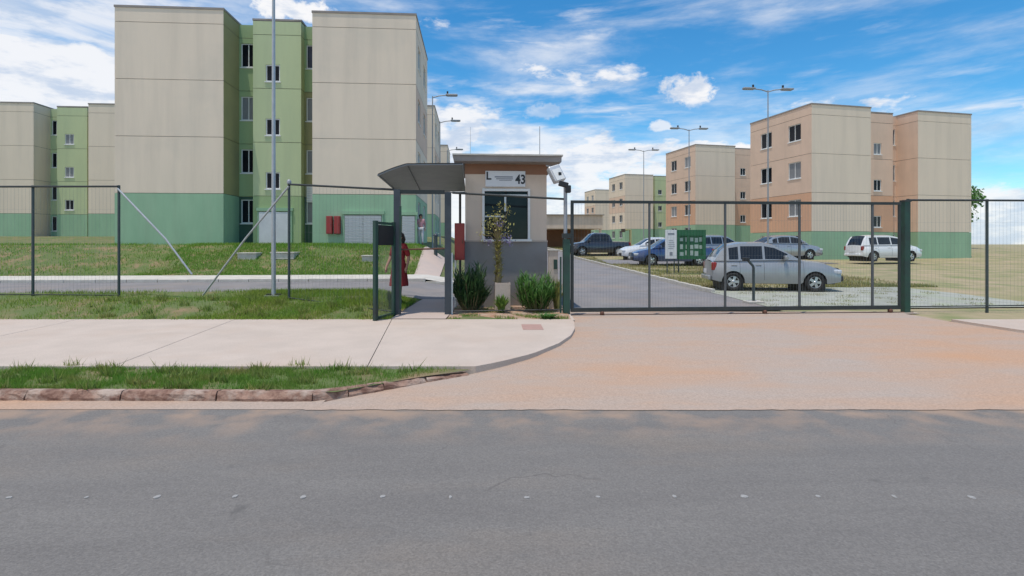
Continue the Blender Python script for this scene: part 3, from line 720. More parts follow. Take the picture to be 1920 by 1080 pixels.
# ------------------------------------------------------------------ guard house
GX, GY = -1.11, 12.9                                  # front left corner
k13 = GY / F
gh = thing('guardhouse', 'beige and grey guard house with a flat overhanging roof beside the gate', 'guard house', (GX, GY, .10), YAW)
GW, GD, GH = 1.945, 2.5, 3.44
zz = lambda py: EYE - .10 - (py - HZ) * k13           # photo row -> height on the front wall
xx = lambda px: (px - 872) * k13
band = zz(453)
wx0, wx1, wz0, wz1 = xx(907), xx(991), zz(449), zz(357)
up = MB()
up.wall((0, 0, band), (1, 0, 0), GW, GH - band, [(wx0, wz0 - band, wx1, wz1 - band)], (0, -1, 0), .14)
up.wall((GW, 0, band), (0, 1, 0), GD, GH - band, [(.6, .25, 1.7, 1.3)], (1, 0, 0), .14); up.wall((0, 0, band), (0, 1, 0), GD, GH - band, [], (-1, 0, 0))
up.wall((0, GD, band), (1, 0, 0), GW, GH - band, [], (0, 1, 0)); up.build('wall', M['guard_beige'], gh)
lo = MB().box((GW / 2, GD / 2, band / 2 - .1), (GW + .03, GD + .03, band + .2)); lo.build('lower_wall', M['guard_grey'], gh)
MB().box((GW / 2, -.012, band + .012), (GW + .05, .03, .03)).build('drip_ledge', M['concrete'], gh)
MB().wall((.14, .5, band), (1, 0, 0), GW - .28, GH - band, [], (0, -1, 0)).build('inner_wall', M['guard_grey'], gh)
zr = EYE - .10 - (302 - HZ) * 12.52 / F
frz = MB().box((GW / 2, GD / 2, zr - .13), (GW + .02, GD + .02, .24)); frz.build('frieze', M['terracotta'], gh)
rf = MB().box((GW / 2 + .02, GD / 2, zr + .065), (2.50, GD + .8, .13), bev=.006).build('roof', M['slab_roof'], gh)
MB().box((GW / 2 + .02, GD / 2, zr + .15), (2.56, GD + .86, .035)).build('roof_cap', M['pale_concrete'], rf)
# window
wf = MB(); W_, H_ = wx1 - wx0, wz1 - wz0; t = .055
cx, cz = (wx0 + wx1) / 2, (wz0 + wz1) / 2
for s in (-1, 1): wf.box((cx + s * (W_ / 2 + .012), -.012, cz), (t, .06, H_ + .09))
wf.box((cx, -.013, cz + H_ / 2 + .012), (W_ - .03, .06, t)); wf.box((cx, -.03, cz - H_ / 2 - .02), (W_ + .14, .11, t))
w = wf.build('window', M['white_paint'], gh)
MB().box((cx, .05, cz + H_ / 2 - .10), (W_ - .04, .035, .03)).build('transom', M['aluminium'], w)
MB().box((cx - .02, .055, cz + H_ / 2 - .30), (.045, .05, .38)).build('mullion', M['aluminium'], w)
MB().box((cx - .02, .055, cz - .20), (.03, .045, .72)).build('mullion', M['gate_black'], w)
for s in (-1, 1): MB().box((cx + s * W_ / 4, .075 + .008 * s, cz), (W_ / 2 - .03, .008, H_ - .04)).build('pane', M['guard_glass'], w)
MB().box((cx - W_ / 4 - .01, .045, cz - .03), (W_ / 2 - .06, .022, .035)).build('transom', M['aluminium'], w)
# plaque with the house number
p = at(947.5, 335, 12.9)
pl = thing('number_plaque', 'white address plaque numbered 43 above the guard house window', 'sign', (GX + math.cos(YAW) * xx(947.5), GY + math.sin(YAW) * xx(947.5) - .02, EYE - (335 - HZ) * k13), YAW)
MB().box((0, 0, 0), (.95, .03, .375), bev=.004).build('board', M['sign_white'], pl)
def text(s, size, loc, mt, parent, rz=0.0, bold=.0, ext=.003, sx=1.0, name='lettering'):
    cu = bpy.data.curves.new('lettering', 'FONT'); cu.body = s; cu.size = size; cu.extrude = ext; cu.offset = bold; cu.align_x = 'CENTER'; cu.align_y = 'CENTER'
    tmp = bpy.data.objects.new('tmp', cu); C.objects.link(tmp); bpy.context.view_layer.update()
    me = bpy.data.meshes.new_from_object(tmp.evaluated_get(bpy.context.evaluated_depsgraph_get())); bpy.data.objects.remove(tmp); bpy.data.curves.remove(cu)
    me.materials.clear(); me.materials.append(mt)
    o = link(name, me, parent, loc); o.rotation_euler = (R(90), 0, rz); o.scale = (sx, 1, 1); return o
text('L', .26, (-.40, -.018, .06), M['ink'], pl, bold=.006)
text('43', .30, (.36, -.018, -.02), M['ink'], pl, bold=.008, sx=.82)
st = MB(); st.box((-.04, -.017, .045), (.43, .006, .028)); st.box((-.02, -.017, .0), (.40, .006, .022)); st.box((.0, -.017, -.035), (.30, .006, .014)); st.build('faded_print', M['faded_ink'], pl)
# aerial rods on the roof
for i, (px, py, r, lab) in enumerate(((1012, 237, .012, 'thick dark aerial rod on the guard house roof towards the gate'), (882, 238, .005, 'thin pale aerial rod on the guard house roof towards the canopy'))):
    D = 13.6; q = at(px, py, D); zb = .10 + zr + .165
    t = thing('aerial', lab, 'aerial', (q.x, D, zb), 0, 'aerials on the guard house roof')
    MB().tube([(0, 0, 0), (0, 0, q.z - zb)], [r, r * .7], 6).build('rod', M['grey_pole'], t); MB().lathe([(.05, 0), (.05, .02), (r * 1.6, .05), (r * 1.6, .12)], 10).build('mount', M['dark_plastic'], t)
# floodlight on the right hand corner
q = at(1043, 329, 12.5)
t = thing('floodlight', 'white floodlight hanging from the guard house roof corner by the gate', 'floodlight', (q.x, 12.5, q.z), R(25))
bx = MB().box((0, 0, .03), (.30, .16, .40), M=Matrix.Rotation(R(-18), 4, 'Y') @ Matrix.Rotation(R(-22), 4, 'X'), bev=.03); bx.build('housing', M['aluminium'], t)
MB().box((.0, -.10, .02), (.22, .012, .28), M=Matrix.Rotation(R(-18), 4, 'Y') @ Matrix.Rotation(R(-22), 4, 'X')).build('lens', M['white_paint'], t)
MB().box((.03, -.115, .03), (.07, .02, .07)).build('sensor', M['dark_plastic'], t)
MB().tube([(0, .06, .1), (-.02, .18, .22), (-.10, .30, .26)], .018, 8).build('bracket', M['galv'], t)

# ------------------------------------------------------------------ canopy over the pedestrian gate
def canopy():
    t = thing('canopy', 'curved grey metal canopy over the pedestrian gate', 'canopy', (0, 0, 0))
    NU, NV = 40, 12
    def P(a, b):                                       # a across (0 left), b away (0 near)
        near = (at(708, 326, 11.3), at(872, 307, 11.3)); 
        x0 = -2.79 + (-3.10 + 2.79) * b; x1 = -1.03 - .245 * b
        y = 11.3 + 3.5 * b
        t_ = min(1, a / .34); arch = t_ * (1.28 - .28 * t_)       # straight rise from the tip, then nearly flat
        z = 3.055 + .215 * arch * (1 - b) - .035 * b + .015 * a
        return Vector((x0 + (x1 - x0) * a, y, z))
    m = MB(); rows = []
    for j in range(NV + 1):
        rows.append([P(i / NU, j / NV) for i in range(NU + 1)])
    m.grid(rows); m.grid([[p + Vector((0, 0, .008)) for p in r] for r in rows], flip=True); m.build('sheet', M['canopy'], t)
    for b in (0.0, 1.0):
        MB().tube([P(a, b) + Vector((0, .02, -.022)) for a in np.linspace(0, 1, 24)], .018, 6).build('rib', M['canopy_rib'] if b else M['canopy'], t)
    for a in (0.0, .34, 1.0):
        MB().tube([P(a, b) + Vector((0, 0, -.018)) for b in np.linspace(0, 1, 9)], .014, 6).build('purlin', M['canopy'], t)
    for a, px in ((.0, 0), (.93, 0)):
        q = P(a, 1.0); MB().tube([(q.x, q.y - .1, zt(q.x, q.y)), (q.x, q.y - .1, q.z - .05)], .035, 8).build('rear_post', M['slate_steel'], t)
canopy()

# ------------------------------------------------------------------ pedestrian gate
def post_box(b, x, y, z0, z1, w, d=None): b.box((x, y, (z0 + z1) / 2), (w, d or w, z1 - z0)); return b
Pl, Pr = Vector((-2.41, 11.43)), Vector((-1.353, 11.505))
pg = thing('pedestrian_gate', 'slate grey pedestrian gateway with its leaf swung out towards the street', 'gate', (Pl.x, Pl.y, .10), YAW)
wg = (Pr - Pl).length
for x, h in ((0, 2.65), (wg, 2.60)):
    post_box(MB(), x, 0, -.1, h, .135).build('post', M['slate_steel'], pg)
    MB().box((x, 0, .012), (.22, .22, .02)).build('base_plate', M['slate_steel'], pg)
MB().box((wg / 2, 0, 2.60), (wg - .14, .09, .08)).build('lintel', M['gate_black'], pg)
post_box(MB(), .075, -.075, .15, 2.3, .04).build('stop_strip', M['post_green'], pg)
post_box(MB(), wg + .085, -.02, .0, 1.32, .03).build('sunlit_edge', M['white_paint'], pg)  # white strip painted in for the sunlit edge of the post
MB().tube([(.07, .05, EYE - .1 - (468 - HZ) * 11.5 / F), (wg - .07, .05, EYE - .1 - (466 - HZ) * 11.5 / F)], .02, 6).build('turn_bar', M['rust'], pg)
# swung leaf
lf = thing('gate_leaf', 'dark green mesh leaf of the pedestrian gate standing open', 'gate', (Pl.x - .05, Pl.y - .08, .12), math.atan2(11.66 - 12.55, -2.80 + 2.58))
lw = .80
for x, w in ((.03, .06), (lw, .115)): post_box(MB(), x, 0, 0, 1.94, w, .06).build('stile', M['post_green'], lf)
for z in (.04, 1.90): MB().box((lw / 2 - .01, 0, z), (lw - .18, .05, .05)).build('rail', M['post_green'], lf)
MB().box((lw / 2 - .01, 0, 1.66), (lw - .18, .05, .40)).build('lock_plate', M['dark_plastic'], lf)
wr = MB()
for i in range(12): wr.box((.10 + i * .05, 0, .76), (.003, .003, 1.38))
tag(wr.build('wire_mesh', M['wire'], lf), kind='stuff')

# ------------------------------------------------------------------ fences
def fence(label, a, b, za_, zb_, ha, hb, nposts, mt_post='grey_pole', ends=(True, True), rail_mt='gate_black', bottom=True, mesh=True, group='mesh fences along the street', pw=.06, step=.09):
    a, b = Vector(a), Vector(b); d = b - a; L_ = d.length; ang = math.atan2(d.y, d.x)
    t = thing('fence', label, 'fence', (a.x, a.y, 0), ang, group)
    zb = lambda s: za_ + (zb_ - za_) * s / L_; hh = lambda s: ha + (hb - ha) * s / L_
    if mesh:
        wr = MB(); n = int(L_ / step)
        for i in range(1, n):
            s = i * L_ / n; z0 = max(zb(s), zt(a.x + d.x * s / L_, a.y + d.y * s / L_)) + .05; z1 = zb(s) + hh(s) - .03
            wr.box((s, 0, (z0 + z1) / 2), (.0018, .0018, z1 - z0))
        for k in range(1, 5):
            f = k / 5; wr.tube([(0, 0, zb(0) + .05 + (hh(0) - .08) * f), (L_, 0, zb(L_) + .05 + (hh(L_) - .08) * f)], .0012, 4, cap=False)
        tag(wr.build('wire_mesh', M['wire'], t), kind='stuff')
    for i in range(nposts):
        if (i == 0 and not ends[0]) or (i == nposts - 1 and not ends[1]): continue
        s = L_ * i / (nposts - 1); MB().tube([(s, .03, zb(s) - .25), (s, .03, zb(s) + hh(s) + .03)], pw / 2, 10).build('post', M[mt_post], t)
    MB().tube([(0, 0, zb(0) + hh(0)), (L_, 0, zb(L_) + hh(L_))], .024, 8).build('top_rail', M[rail_mt], t)
    if bottom: MB().tube([(0, 0, zb(0) + .06), (L_, 0, zb(L_) + .06)], .014, 6).build('bottom_wire', M[rail_mt], t)
    return t
A = Vector((-5.02, 12.2))
f1 = fence('mesh fence on the grass bank from the braced end post to the pedestrian gate', A, (Pl.x - .08, Pl.y + .02), .345, .12, 2.60, 2.63, 2, 'frame_green', (True, False), 'gate_black')
MB().tube([(.02, .0, 2.90), (-1.15, -.02, 1.73), (-2.34, -.05, .40)], .022, 8).build('brace', M['galv'], f1)
MB().lathe([(.045, 0), (.05, .05), (.03, .09), (0, .10)], 10, Matrix.Translation((0, .03, 2.96))).build('post_cap', M['grey_pole'], f1)
f2 = fence('single rail mesh fence in front of the guard house plants', (Pr.x + .09, Pr.y + .01), (1.11, 11.67), .12, .14, 2.57, 2.43, 2, 'grey_pole', (False, False), 'gate_black', mesh=False)
f3 = fence('mesh fence resuming on the grass bank away from the braced end post', (-15.5, 13.0), (-9.2, 12.7), .37, .35, 2.6, 2.6, 4, 'frame_green')
MB().tube([(6.3, 0, 2.90), (7.45, 0, 1.73), (8.1, -.02, .9)], .022, 8).build('brace', M['galv'], f3)
GE = (8.78, 12.2)
f4 = fence('mesh fence beyond the far end of the sliding gate', (GE[0] + .12, GE[1]), (16.5, 12.75), .14, .16, 2.45, 2.45, 5, 'frame_green')

# ------------------------------------------------------------------ sliding vehicle gate
G0 = Vector((1.26, 11.69)); ang = math.atan2(GE[1] - G0.y, GE[0] - G0.x); GL = 7.45
sg = thing('sliding_gate', 'long black framed mesh sliding gate across the driveway', 'gate', (G0.x, G0.y - .02, 0), ang)
zb, zt_ = EYE - (581 - HZ) * .01146, EYE - (378.5 - HZ) * .01146
MB().box((GL / 2, 0, zt_), (GL, .05, .06)).build('top_rail', M['gate_black'], sg)
MB().box((GL / 2, 0, zb), (GL, .06, .085)).build('bottom_rail', M['gate_black'], sg)
for i in range(6):
    s = .03 + i * (GL - .06) / 5 if False else (.03 if i == 0 else min(.03 + 1.69 * i, GL - .03))
    if i and s >= GL - .4: s = GL - .03
    m = MB(); m.box((s, .004, (zb + zt_) / 2 - (.02 if 0 < i < 5 else 0)), (.05 if i else .065, .045, zt_ - zb - .065 + (.14 if 0 < i < 5 else 0))) if False else m.box((s, .0, (zb + zt_) / 2 + .006), (.042 if i else .065, .04, zt_ - zb - .075))
    m.build('stile', M['gate_black'] if i in (0, 5) else M['gate_grey'], sg)
    if i < 5:
        s1 = min(.03 + 1.69 * (i + 1), GL - .03)
        wr = MB(); n = 25
        for k in range(1, n): wr.box((s + (s1 - s) * k / n, 0, (zb + zt_) / 2), (.0018, .0018, zt_ - zb - .05))
        for k in range(1, 6): wr.box(((s + s1) / 2, .003, zb + (zt_ - zb) * k / 6), (s1 - s - .03, .0018, .0018))
        tag(wr.build('wire_mesh', M['wire'], sg), kind='stuff')
for s in (.68, 4.3, 7.2):
    wm = MB().box((s, 0, zb - .075), (.075, .045, .075)); w = wm.build('wheel_bracket', M['rust'], sg)
    MB().lathe([(0, -.018), (.04, -.018), (.045, 0), (.04, .018), (0, .018)], 14, Matrix.Translation((s, -.03, zb - .075)) @ Matrix.Rotation(R(90), 4, 'X')).build('wheel', M['rust'], w)
tr = thing('gate_track', 'rusty ground rail under the sliding gate', 'rail', (G0.x - .3, G0.y - .03, za(2, 11.7) - .004), ang)
MB().box((GL / 2 + .3, 0, .012), (GL + .6, .05, .024)).build('rail', M['rust'], tr); MB().box((GL / 2 + .3, 0, .004), (GL + .7, .26, .012)).build('bed', M['concrete'], tr)
# gate posts
gp = thing('gate_post', 'green and grey gate post with a dark camera on top beside the guard house', 'post', (1.145, 11.66, .08), YAW)
MB().box((.02, 0, .76), (.14, .14, 1.74)).build('lower_post', M['post_green'], gp)
MB().tube([(.0, 0, 1.6), (0, 0, 2.74)], .04, 10).build('upper_post', M['grey_pole'], gp)
MB().box((.02, -.01, 1.70), (.18, .16, .10)).build('collar', M['gate_black'], gp)
post_box(MB(), -.10, .02, 0, 1.25, .035).build('guide_bar', M['post_green'], gp)
cm = MB(); cm.box((-.05, -.04, 2.80), (.20, .11, .11), M=Matrix.Rotation(R(15), 4, 'Y'), bev=.015); c = cm.build('camera_body', M['dark_plastic'], gp)
MB().box((.05, -.03, 2.70), (.12, .12, .16), bev=.02).build('bracket', M['dark_plastic'], c)
gp2 = thing('gate_post', 'dark green closing post at the far end of the sliding gate', 'post', (GE[0] + .06, GE[1] + .02, .0), YAW)
MB().box((0, 0, 1.25), (.13, .13, 2.6)).build('lower_post', M['post_green'], gp2); MB().box((0, 0, 2.57), (.16, .16, .04)).build('cap', M['gate_black'], gp2)
# card reader post inside the gate
q = at(1413, 573, 14.1)
cr = thing('card_reader', 'dark green gooseneck card reader post just inside the sliding gate', 'card reader', (q.x, 14.1, zt(q.x, 14.1) + .03), YAW)
MB().tube([(0, 0, 0), (0, 0, .90), (-.02, 0, .96), (-.15, 0, 1.10), (-.20, 0, 1.13)], .034, 8).build('post', M['frame_green'], cr)
MB().box((-.22, -.03, 1.13), (.16, .12, .10), bev=.015).build('reader', M['dark_plastic'], cr)
MB().box((0, 0, .02), (.42, .34, .06), bev=.01).build('footing', M['pale_concrete'], cr)
# red hose cabinet on its white post
q = at(862, 453, 12.75)
hc = thing('hose_cabinet', 'tall red cabinet on a white post between the canopy and the guard house', 'cabinet', (q.x, 12.75, zt(q.x, 12.75)), YAW)
hz = q.z - zt(q.x, 12.75)
MB().box((0, 0, hz), (.235, .2, .86), bev=.012).build('body', M['red_paint'], hc); d = MB().box((0, -.108, hz), (.20, .018, .80), bev=.004).build('door', M['red_paint'], hc)
MB().box((.07, -.122, hz), (.018, .02, .09)).build('handle', M['rust'], d); MB().tube([(-.10, .06, 0), (-.10, .06, hz + .4)], .022, 8).build('post', M['white_paint'], hc)
# pale intercom pillar and slim bollard
q = at(1037, 565, 12.6)
ip = thing('intercom_pillar', 'pale grey intercom pillar beside the green gate post', 'pillar', (q.x, 12.6, .12), YAW)
MB().box((0, 0, .66), (.21, .18, 1.34), bev=.012).build('body', M['concrete'], ip); MB().box((.04, -.098, 1.02), (.08, .02, .22)).build('panel', M['post_green'], ip)
MB().box((0, 0, 1.345), (.25, .22, .04), bev=.008).build('cap', M['pale_concrete'], ip)
q = at(817, 486, 25.5)
bo = thing('path_bollard', 'slim grey green bollard at the edge of the ramp path', 'bollard', (q.x, 25.5, zt(q.x, 25.5)), YAW)
MB().tube([(0, 0, 0), (0, 0, .95)], .09, 10).build('post', M['frame_green'], bo); MB().lathe([(.12, .95), (.12, 1.0), (.06, 1.06), (0, 1.07)], 12).build('cap', M['slate_steel'], bo)
# flush reddish lid in the pavement
q = at(1000, 619, 1485 / (619 - 458) )
m = MB(); m.add([(-.17, -.30, .004), (.19, -.30, .004), (.17, .32, .004), (-.19, .32, .004), (-.17, -.30, -.01), (.19, -.30, -.01), (.17, .32, -.01), (-.19, .32, -.01)], [(0, 1, 2, 3), (0, 4, 5, 1), (1, 5, 6, 2), (2, 6, 7, 3), (3, 7, 4, 0)])
lid = tag(m.build('paving_lid', M['reddish_lid'], loc=(q.x, 9.75, .116)), 'reddish square lid set flush in the pavement before the planting bed', 'lid')
# notice boards on the verge
def board_at(px0, px1, py0, py1, D): a = at(px0, py0, D); b = at(px1, py1, D); return (a.x + b.x) / 2, b.z, b.x - a.x, a.z - b.z
x, z0, w, h = board_at(1247.5, 1268.5, 431, 485, 24.5); zg_ = zt(x, 24.5)
nb = thing('notice_board', 'narrow white notice board on two posts left of the green board', 'notice board', (x, 24.5, zg_), 0)
MB().box((0, 0, z0 - zg_ + h / 2), (w, .05, h), bev=.005).build('board', M['sign_white'], nb)
for s in (-1, 1): MB().tube([(s * w * .32, .05, -.2), (s * w * .32, .05, z0 - zg_ + h * .8)], .025, 8).build('post', M['frame_green'], nb)
st = MB(); st.box((0, -.028, z0 - zg_ + h * .86), (w * .58, .008, .075))
for k in range(5): st.box((rnd.uniform(-.03, .03), -.028, z0 - zg_ + h * (.64 - .07 * k)), (w * rnd.uniform(.4, .6), .008, .018))
st.box((.0, -.028, z0 - zg_ + h * .17), (w * .26, .008, .16)); st.build('faded_print', M['faded_ink'], nb)
x, z0, w, h = board_at(1269.5, 1323, 431, 486, 24.7); zg_ = zt(x, 24.7); hb = z0 - zg_
gb = thing('green_board', 'wide green notice frame with rows of pale sheets on the verge', 'notice board', (x, 24.7, zg_), 0)
m = MB(); m.box((0, 0, hb + h * .90), (w, .07, h * .20)); m.box((0, 0, hb + h * .05), (w, .07, h * .10)); 
for s, ww in ((-.46, .08), (-.12, .07), (.44, .12)): m.box((s * w, .0, hb + h * .45), (ww * w, .068, h * .70))
m.build('frame', M['notice_green'], gb); MB().box((0, .04, hb + h * .45), (w * .96, .02, h * .72)).build('backing', M['notice_green'], gb)
for i in range(5):
    for j in range(3):
        if rnd.random() < .12: continue
        pw_, ph = .17, .21
        MB().box((-w * .31 + i * w * .165 - (0.0 if i else .04), .024, hb + h * (.20 + .235 * j) + rnd.uniform(-.03, .03)), (pw_ * rnd.uniform(.7, 1.1), .008, ph * rnd.uniform(.7, 1.1))).build('sheet', M['notice_paper'], gb)
for s in (-.44, .44): MB().tube([(s * w, .06, -.2), (s * w, .06, hb + h * .9)], .03, 8).build('post', M['frame_green'], gb)
# short hooked post by the far car park
q = at(1182, 431, 45); hp = thing('hooked_post', 'short olive post with a hooked top behind the white car', 'post', (q.x, 45, zt(q.x, 45)), 0)
hh_ = q.z - zt(q.x, 45); MB().tube([(0, 0, 0), (0, 0, hh_), (-.5, 0, hh_)], .10, 8).build('pole', M['olive'], hp); MB().box((-.6, 0, hh_ - .05), (.32, .25, .28), bev=.03).build('head', M['trunk'], hp)

# ------------------------------------------------------------------ plants
def leafy(name, label, cat, loc, n, h, spread, w, mt, arch=.5, group=None, seed=1, stems=True, base_r=.08):
    r = random.Random(seed); t = thing(name, label, cat, loc, r.uniform(0, 6), group); m = MB()
    for i in range(n):
        a = r.uniform(0, 6.283); rr = base_r * math.sqrt(r.random()); ln = h * r.uniform(.55, 1.08); out_ = spread * math.sqrt(r.random()) * r.uniform(.5, 1)
        z0 = r.uniform(0, h * .35)
        p0 = Vector((math.cos(a) * rr, math.sin(a) * rr, z0)); dr = Vector((math.cos(a), math.sin(a), 0)); sd = Vector((-dr.y, dr.x, 0)) * w * r.uniform(.6, 1.2)
        L_ = []
        for k in range(5):
            f = k / 4; c = p0 + dr * out_ * (f ** (1 + arch)) + Vector((0, 0, (ln - z0) * (f - arch * .42 * f * f * (out_ / max(spread, .01)))))
            wd = (math.sin(math.pi * (.12 + .88 * f)) ** .8) * .5 + .02
            L_.append([c - sd * wd, c + sd * wd])
        m.grid(L_, smooth=False)
    m.build('foliage', M[mt], t)
    if stems:
        s = MB()
        for i in range(7): a = r.uniform(0, 6.28); s.tube([(math.cos(a) * base_r, math.sin(a) * base_r, -.05), (math.cos(a) * spread * .4, math.sin(a) * spread * .4, h * .6)], [.012, .005], 5)
        s.build('stem', M['bark'], t)
    return t
def on(px, py, D, z=.11): q = at(px, py, D); return (q.x, D, z)
def shrub(name, label, cat, loc, nst, h, spread, mt, group, seed, ll=.17, lw=.022):
    r = random.Random(seed); t = thing(name, label, cat, loc, 0, group); st, m = MB(), MB()
    for i in range(nst):
        a = r.uniform(0, 6.283); q = math.sqrt(r.random()); b = Vector((math.cos(a), math.sin(a), 0)); b0 = b * spread * .38 * q
        ht = h * r.uniform(.35, 1.0) * (1 - .30 * q * q) * (1.12 if r.random() < .2 else 1); tip = b * spread * (.25 + .75 * q) + Vector((r.gauss(0, .03), r.gauss(0, .03), ht)); mid = b0 * .4 + tip * .6 - Vector((0, 0, .04)) + b * .02
        c = lambda f: b0 * (1 - f) ** 2 + mid * 2 * f * (1 - f) + tip * f * f
        st.tube([c(0), c(.5), c(1)], [.010, .007, .003], 5, cap=False)
        for k in range(24):
            f = .05 + .95 * r.random() ** .8; p = c(f); w = r.uniform(0, 6.283); d = Vector((math.cos(w), math.sin(w), r.uniform(.5, 3.2))).normalized(); s = d.cross(Vector((0, 0, 1))).normalized() * lw * r.uniform(.5, 1.1); L_ = ll * r.uniform(.5, 1.15); dn = Vector((0, 0, -L_ * r.uniform(.0, .35)))
            m.add([p - s * .3, p + s * .3, p + d * L_ * .5 + s, p + d * L_ * .5 - s, p + d * L_ + dn], [(0, 1, 2, 3), (3, 2, 4)])
    st.build('stem', M['bark'], t); m.build('foliage', M[mt], t); return t
shrub('spiky_shrub', 'dense dark spiky shrub at the guard house corner by the canopy', 'shrub', on(881, 586, 12.1), 120, .98, .40, 'leaf_dark', 'shrubs in the planting bed', 3, .34, .015)
shrub('spiky_shrub', 'mid green spiky shrub in the bed near the sliding gate post', 'shrub', on(1006, 588, 12.05), 95, .84, .44, 'leaf_green', 'shrubs in the planting bed', 5, .32, .014)
leafy('low_plant', 'small bright green plant at the foot of the concrete planter', 'plant', on(940, 590, 11.75), 150, .42, .24, .05, 'leaf_bright', .8, 'low plants in the planting bed', 8, False, .07)
leafy('low_plant', 'yellowish plant leaning on the pale intercom pillar', 'plant', on(1044, 570, 12.25), 130, .72, .16, .04, 'leaf_olive', .5, 'low plants in the planting bed', 9, False, .07)
leafy('low_plant', 'flat green tuft at the pavement edge near the reddish lid', 'plant', on(1027, 606, 10.95, .09), 160, .13, .26, .03, 'leaf_green', .9, 'low plants in the planting bed', 10, False, .12)
leafy('low_plant', 'scrubby dark plant at the foot of the open gate leaf', 'plant', on(737, 585, 11.95, .13), 200, .50, .15, .03, 'leaf_dark', .5, 'low plants in the planting bed', 11, False, .08)
# concrete planter with a young flowering tree
pt = thing('planter', 'square pale concrete planter before the guard house', 'planter', on(942, 580, 12.2), YAW)
m = MB(); wq = .345; hq = .64
m.box((0, 0, hq / 2 - .04), (wq, wq, hq), bev=.012); m.build('body', M['concrete'], pt); MB().box((0, 0, hq - .035), (wq - .07, wq - .07, .02)).build('soil', M['soil'], pt)
for s in (-1, 1):
    MB().box((s * (wq / 2 - .018), 0, hq - .03), (.036, wq, .05)).build('rim', M['concrete'], pt); MB().box((0, s * (wq / 2 - .018), hq - .031), (wq - .075, .036, .05)).build('rim', M['concrete'], pt)
fl = thing('young_tree', 'young tree with yellowish trunk and mauve flowers in the concrete planter', 'tree', on(934, 535, 12.2, .11 + hq - .06), 0)
m = MB(); m.tube([(0, 0, 0), (.02, 0, .45), (-.01, .02, .9), (.01, 0, 1.05)], [.075, .07, .055, .04], 9); m.build('trunk', M['bark'], fl)
lm, fm, bm_ = MB(), MB(), MB(); r = random.Random(21)
for i in range(230):                                   # leaf scars and tufts on the trunk
    a = r.uniform(0, 6.28); z = r.uniform(.02, 1.05); d = Vector((math.cos(a), math.sin(a), r.uniform(-.3, .9))); p = Vector((0, 0, z)) + d * .05; s = Vector((-d.y, d.x, 0)) * r.uniform(.012, .026)
    lm.add([p - s, p + s, p + d * .10 + s * .4, p + d * .10 - s * .4], [(0, 1, 2, 3)])
ends = []
for i in range(13):
    a = r.uniform(0, 6.28); e = Vector((math.cos(a) * r.uniform(.1, .36), math.sin(a) * r.uniform(.05, .25), r.uniform(1.0, 1.72)))
    bm_.tube([(0, 0, .9), Vector((0, 0, 1.0)) + (e - Vector((0, 0, 1.0))) * .5 + Vector((0, 0, .05)), e], [.018, .011, .005], 5); ends.append(e)
for e in ends:
    for k in range(26):
        p = e + Vector((r.gauss(0, .075), r.gauss(0, .075), r.gauss(0, .085))); d = Vector((r.gauss(0, 1), r.gauss(0, 1), r.gauss(.2, .7))).normalized(); s = d.cross(Vector((0, 0, 1))).normalized() * .017
        lm.add([p - s * .3, p + d * .03 + s, p + d * .075, p + d * .03 - s], [(0, 1, 2, 3)])
for c in ((.20, -.12, .98), (.14, -.12, 1.04), (.27, -.10, .94), (-.2, -.1, .98), (.05, -.14, 1.35)):
    for k in range(34):
        p = Vector(c) + Vector((r.gauss(0, .05), r.gauss(0, .04), r.gauss(0, .045))); d = Vector((r.gauss(0, 1), r.gauss(0, 1), r.gauss(0, 1))).normalized(); s = d.orthogonal().normalized() * .016
        fm.add([p - s, p + d * .018, p + s, p - d * .018], [(0, 1, 2, 3)])
bm_.build('branch', M['bark'], fl); lm.build('leaves', M['leaf_olive'], fl); fm.build('flowers', M['petal'], fl)
# far trees that close the view outside the estate
def tree(label, x, y, h, seed, group='trees beyond the estate'):
    r = random.Random(seed); t = thing('shade_tree', label, 'tree', (x, y, zt(x, y) - .1), r.uniform(0, 6), group)
    b = MB(); b.tube([(0, 0, 0), (.1, 0, h * .25), (0, .1, h * .5)], [h * .03, h * .022, h * .012], 7); m = MB()
    for i in range(26):
        a = r.uniform(0, 6.28); rr = h * .36 * math.sqrt(r.random()); c = Vector((math.cos(a) * rr, math.sin(a) * rr, h * r.uniform(.42, .95) - rr * .25)); cr_ = h * r.uniform(.08, .15)
        b.tube([(0, 0, h * .4), c], [h * .008, h * .003], 4, cap=False)
        for k in range(110):
            d = Vector((r.gauss(0, 1), r.gauss(0, 1), r.gauss(0, .8))).normalized(); p = c + d * cr_ * r.random() ** .4; n = (d + Vector((r.gauss(0, .6), r.gauss(0, .6), .5))).normalized(); s = n.orthogonal().normalized() * h * .022; q = n.cross(s)
            m.add([p - s, p - q * .6, p + s, p + q * .6], [(0, 1, 2, 3)])
    b.build('trunk', M['trunk'], t); m.build('crown', M['leaf_dark' if seed % 2 else 'leaf_green'], t)
for i, (x, y, h, l_) in enumerate(((-44, 62, 8, 'broad dark tree far off past the outer end of the lawn blocks'), (-58, 84, 9, 'mid green tree farthest off past the lawn blocks'), (46, 58, 8, 'broad dark tree beyond the nearest peach block'), (60, 80, 9, 'mid green tree farthest beyond the nearest peach block'))): tree(l_, x, y, h, 30 + i)
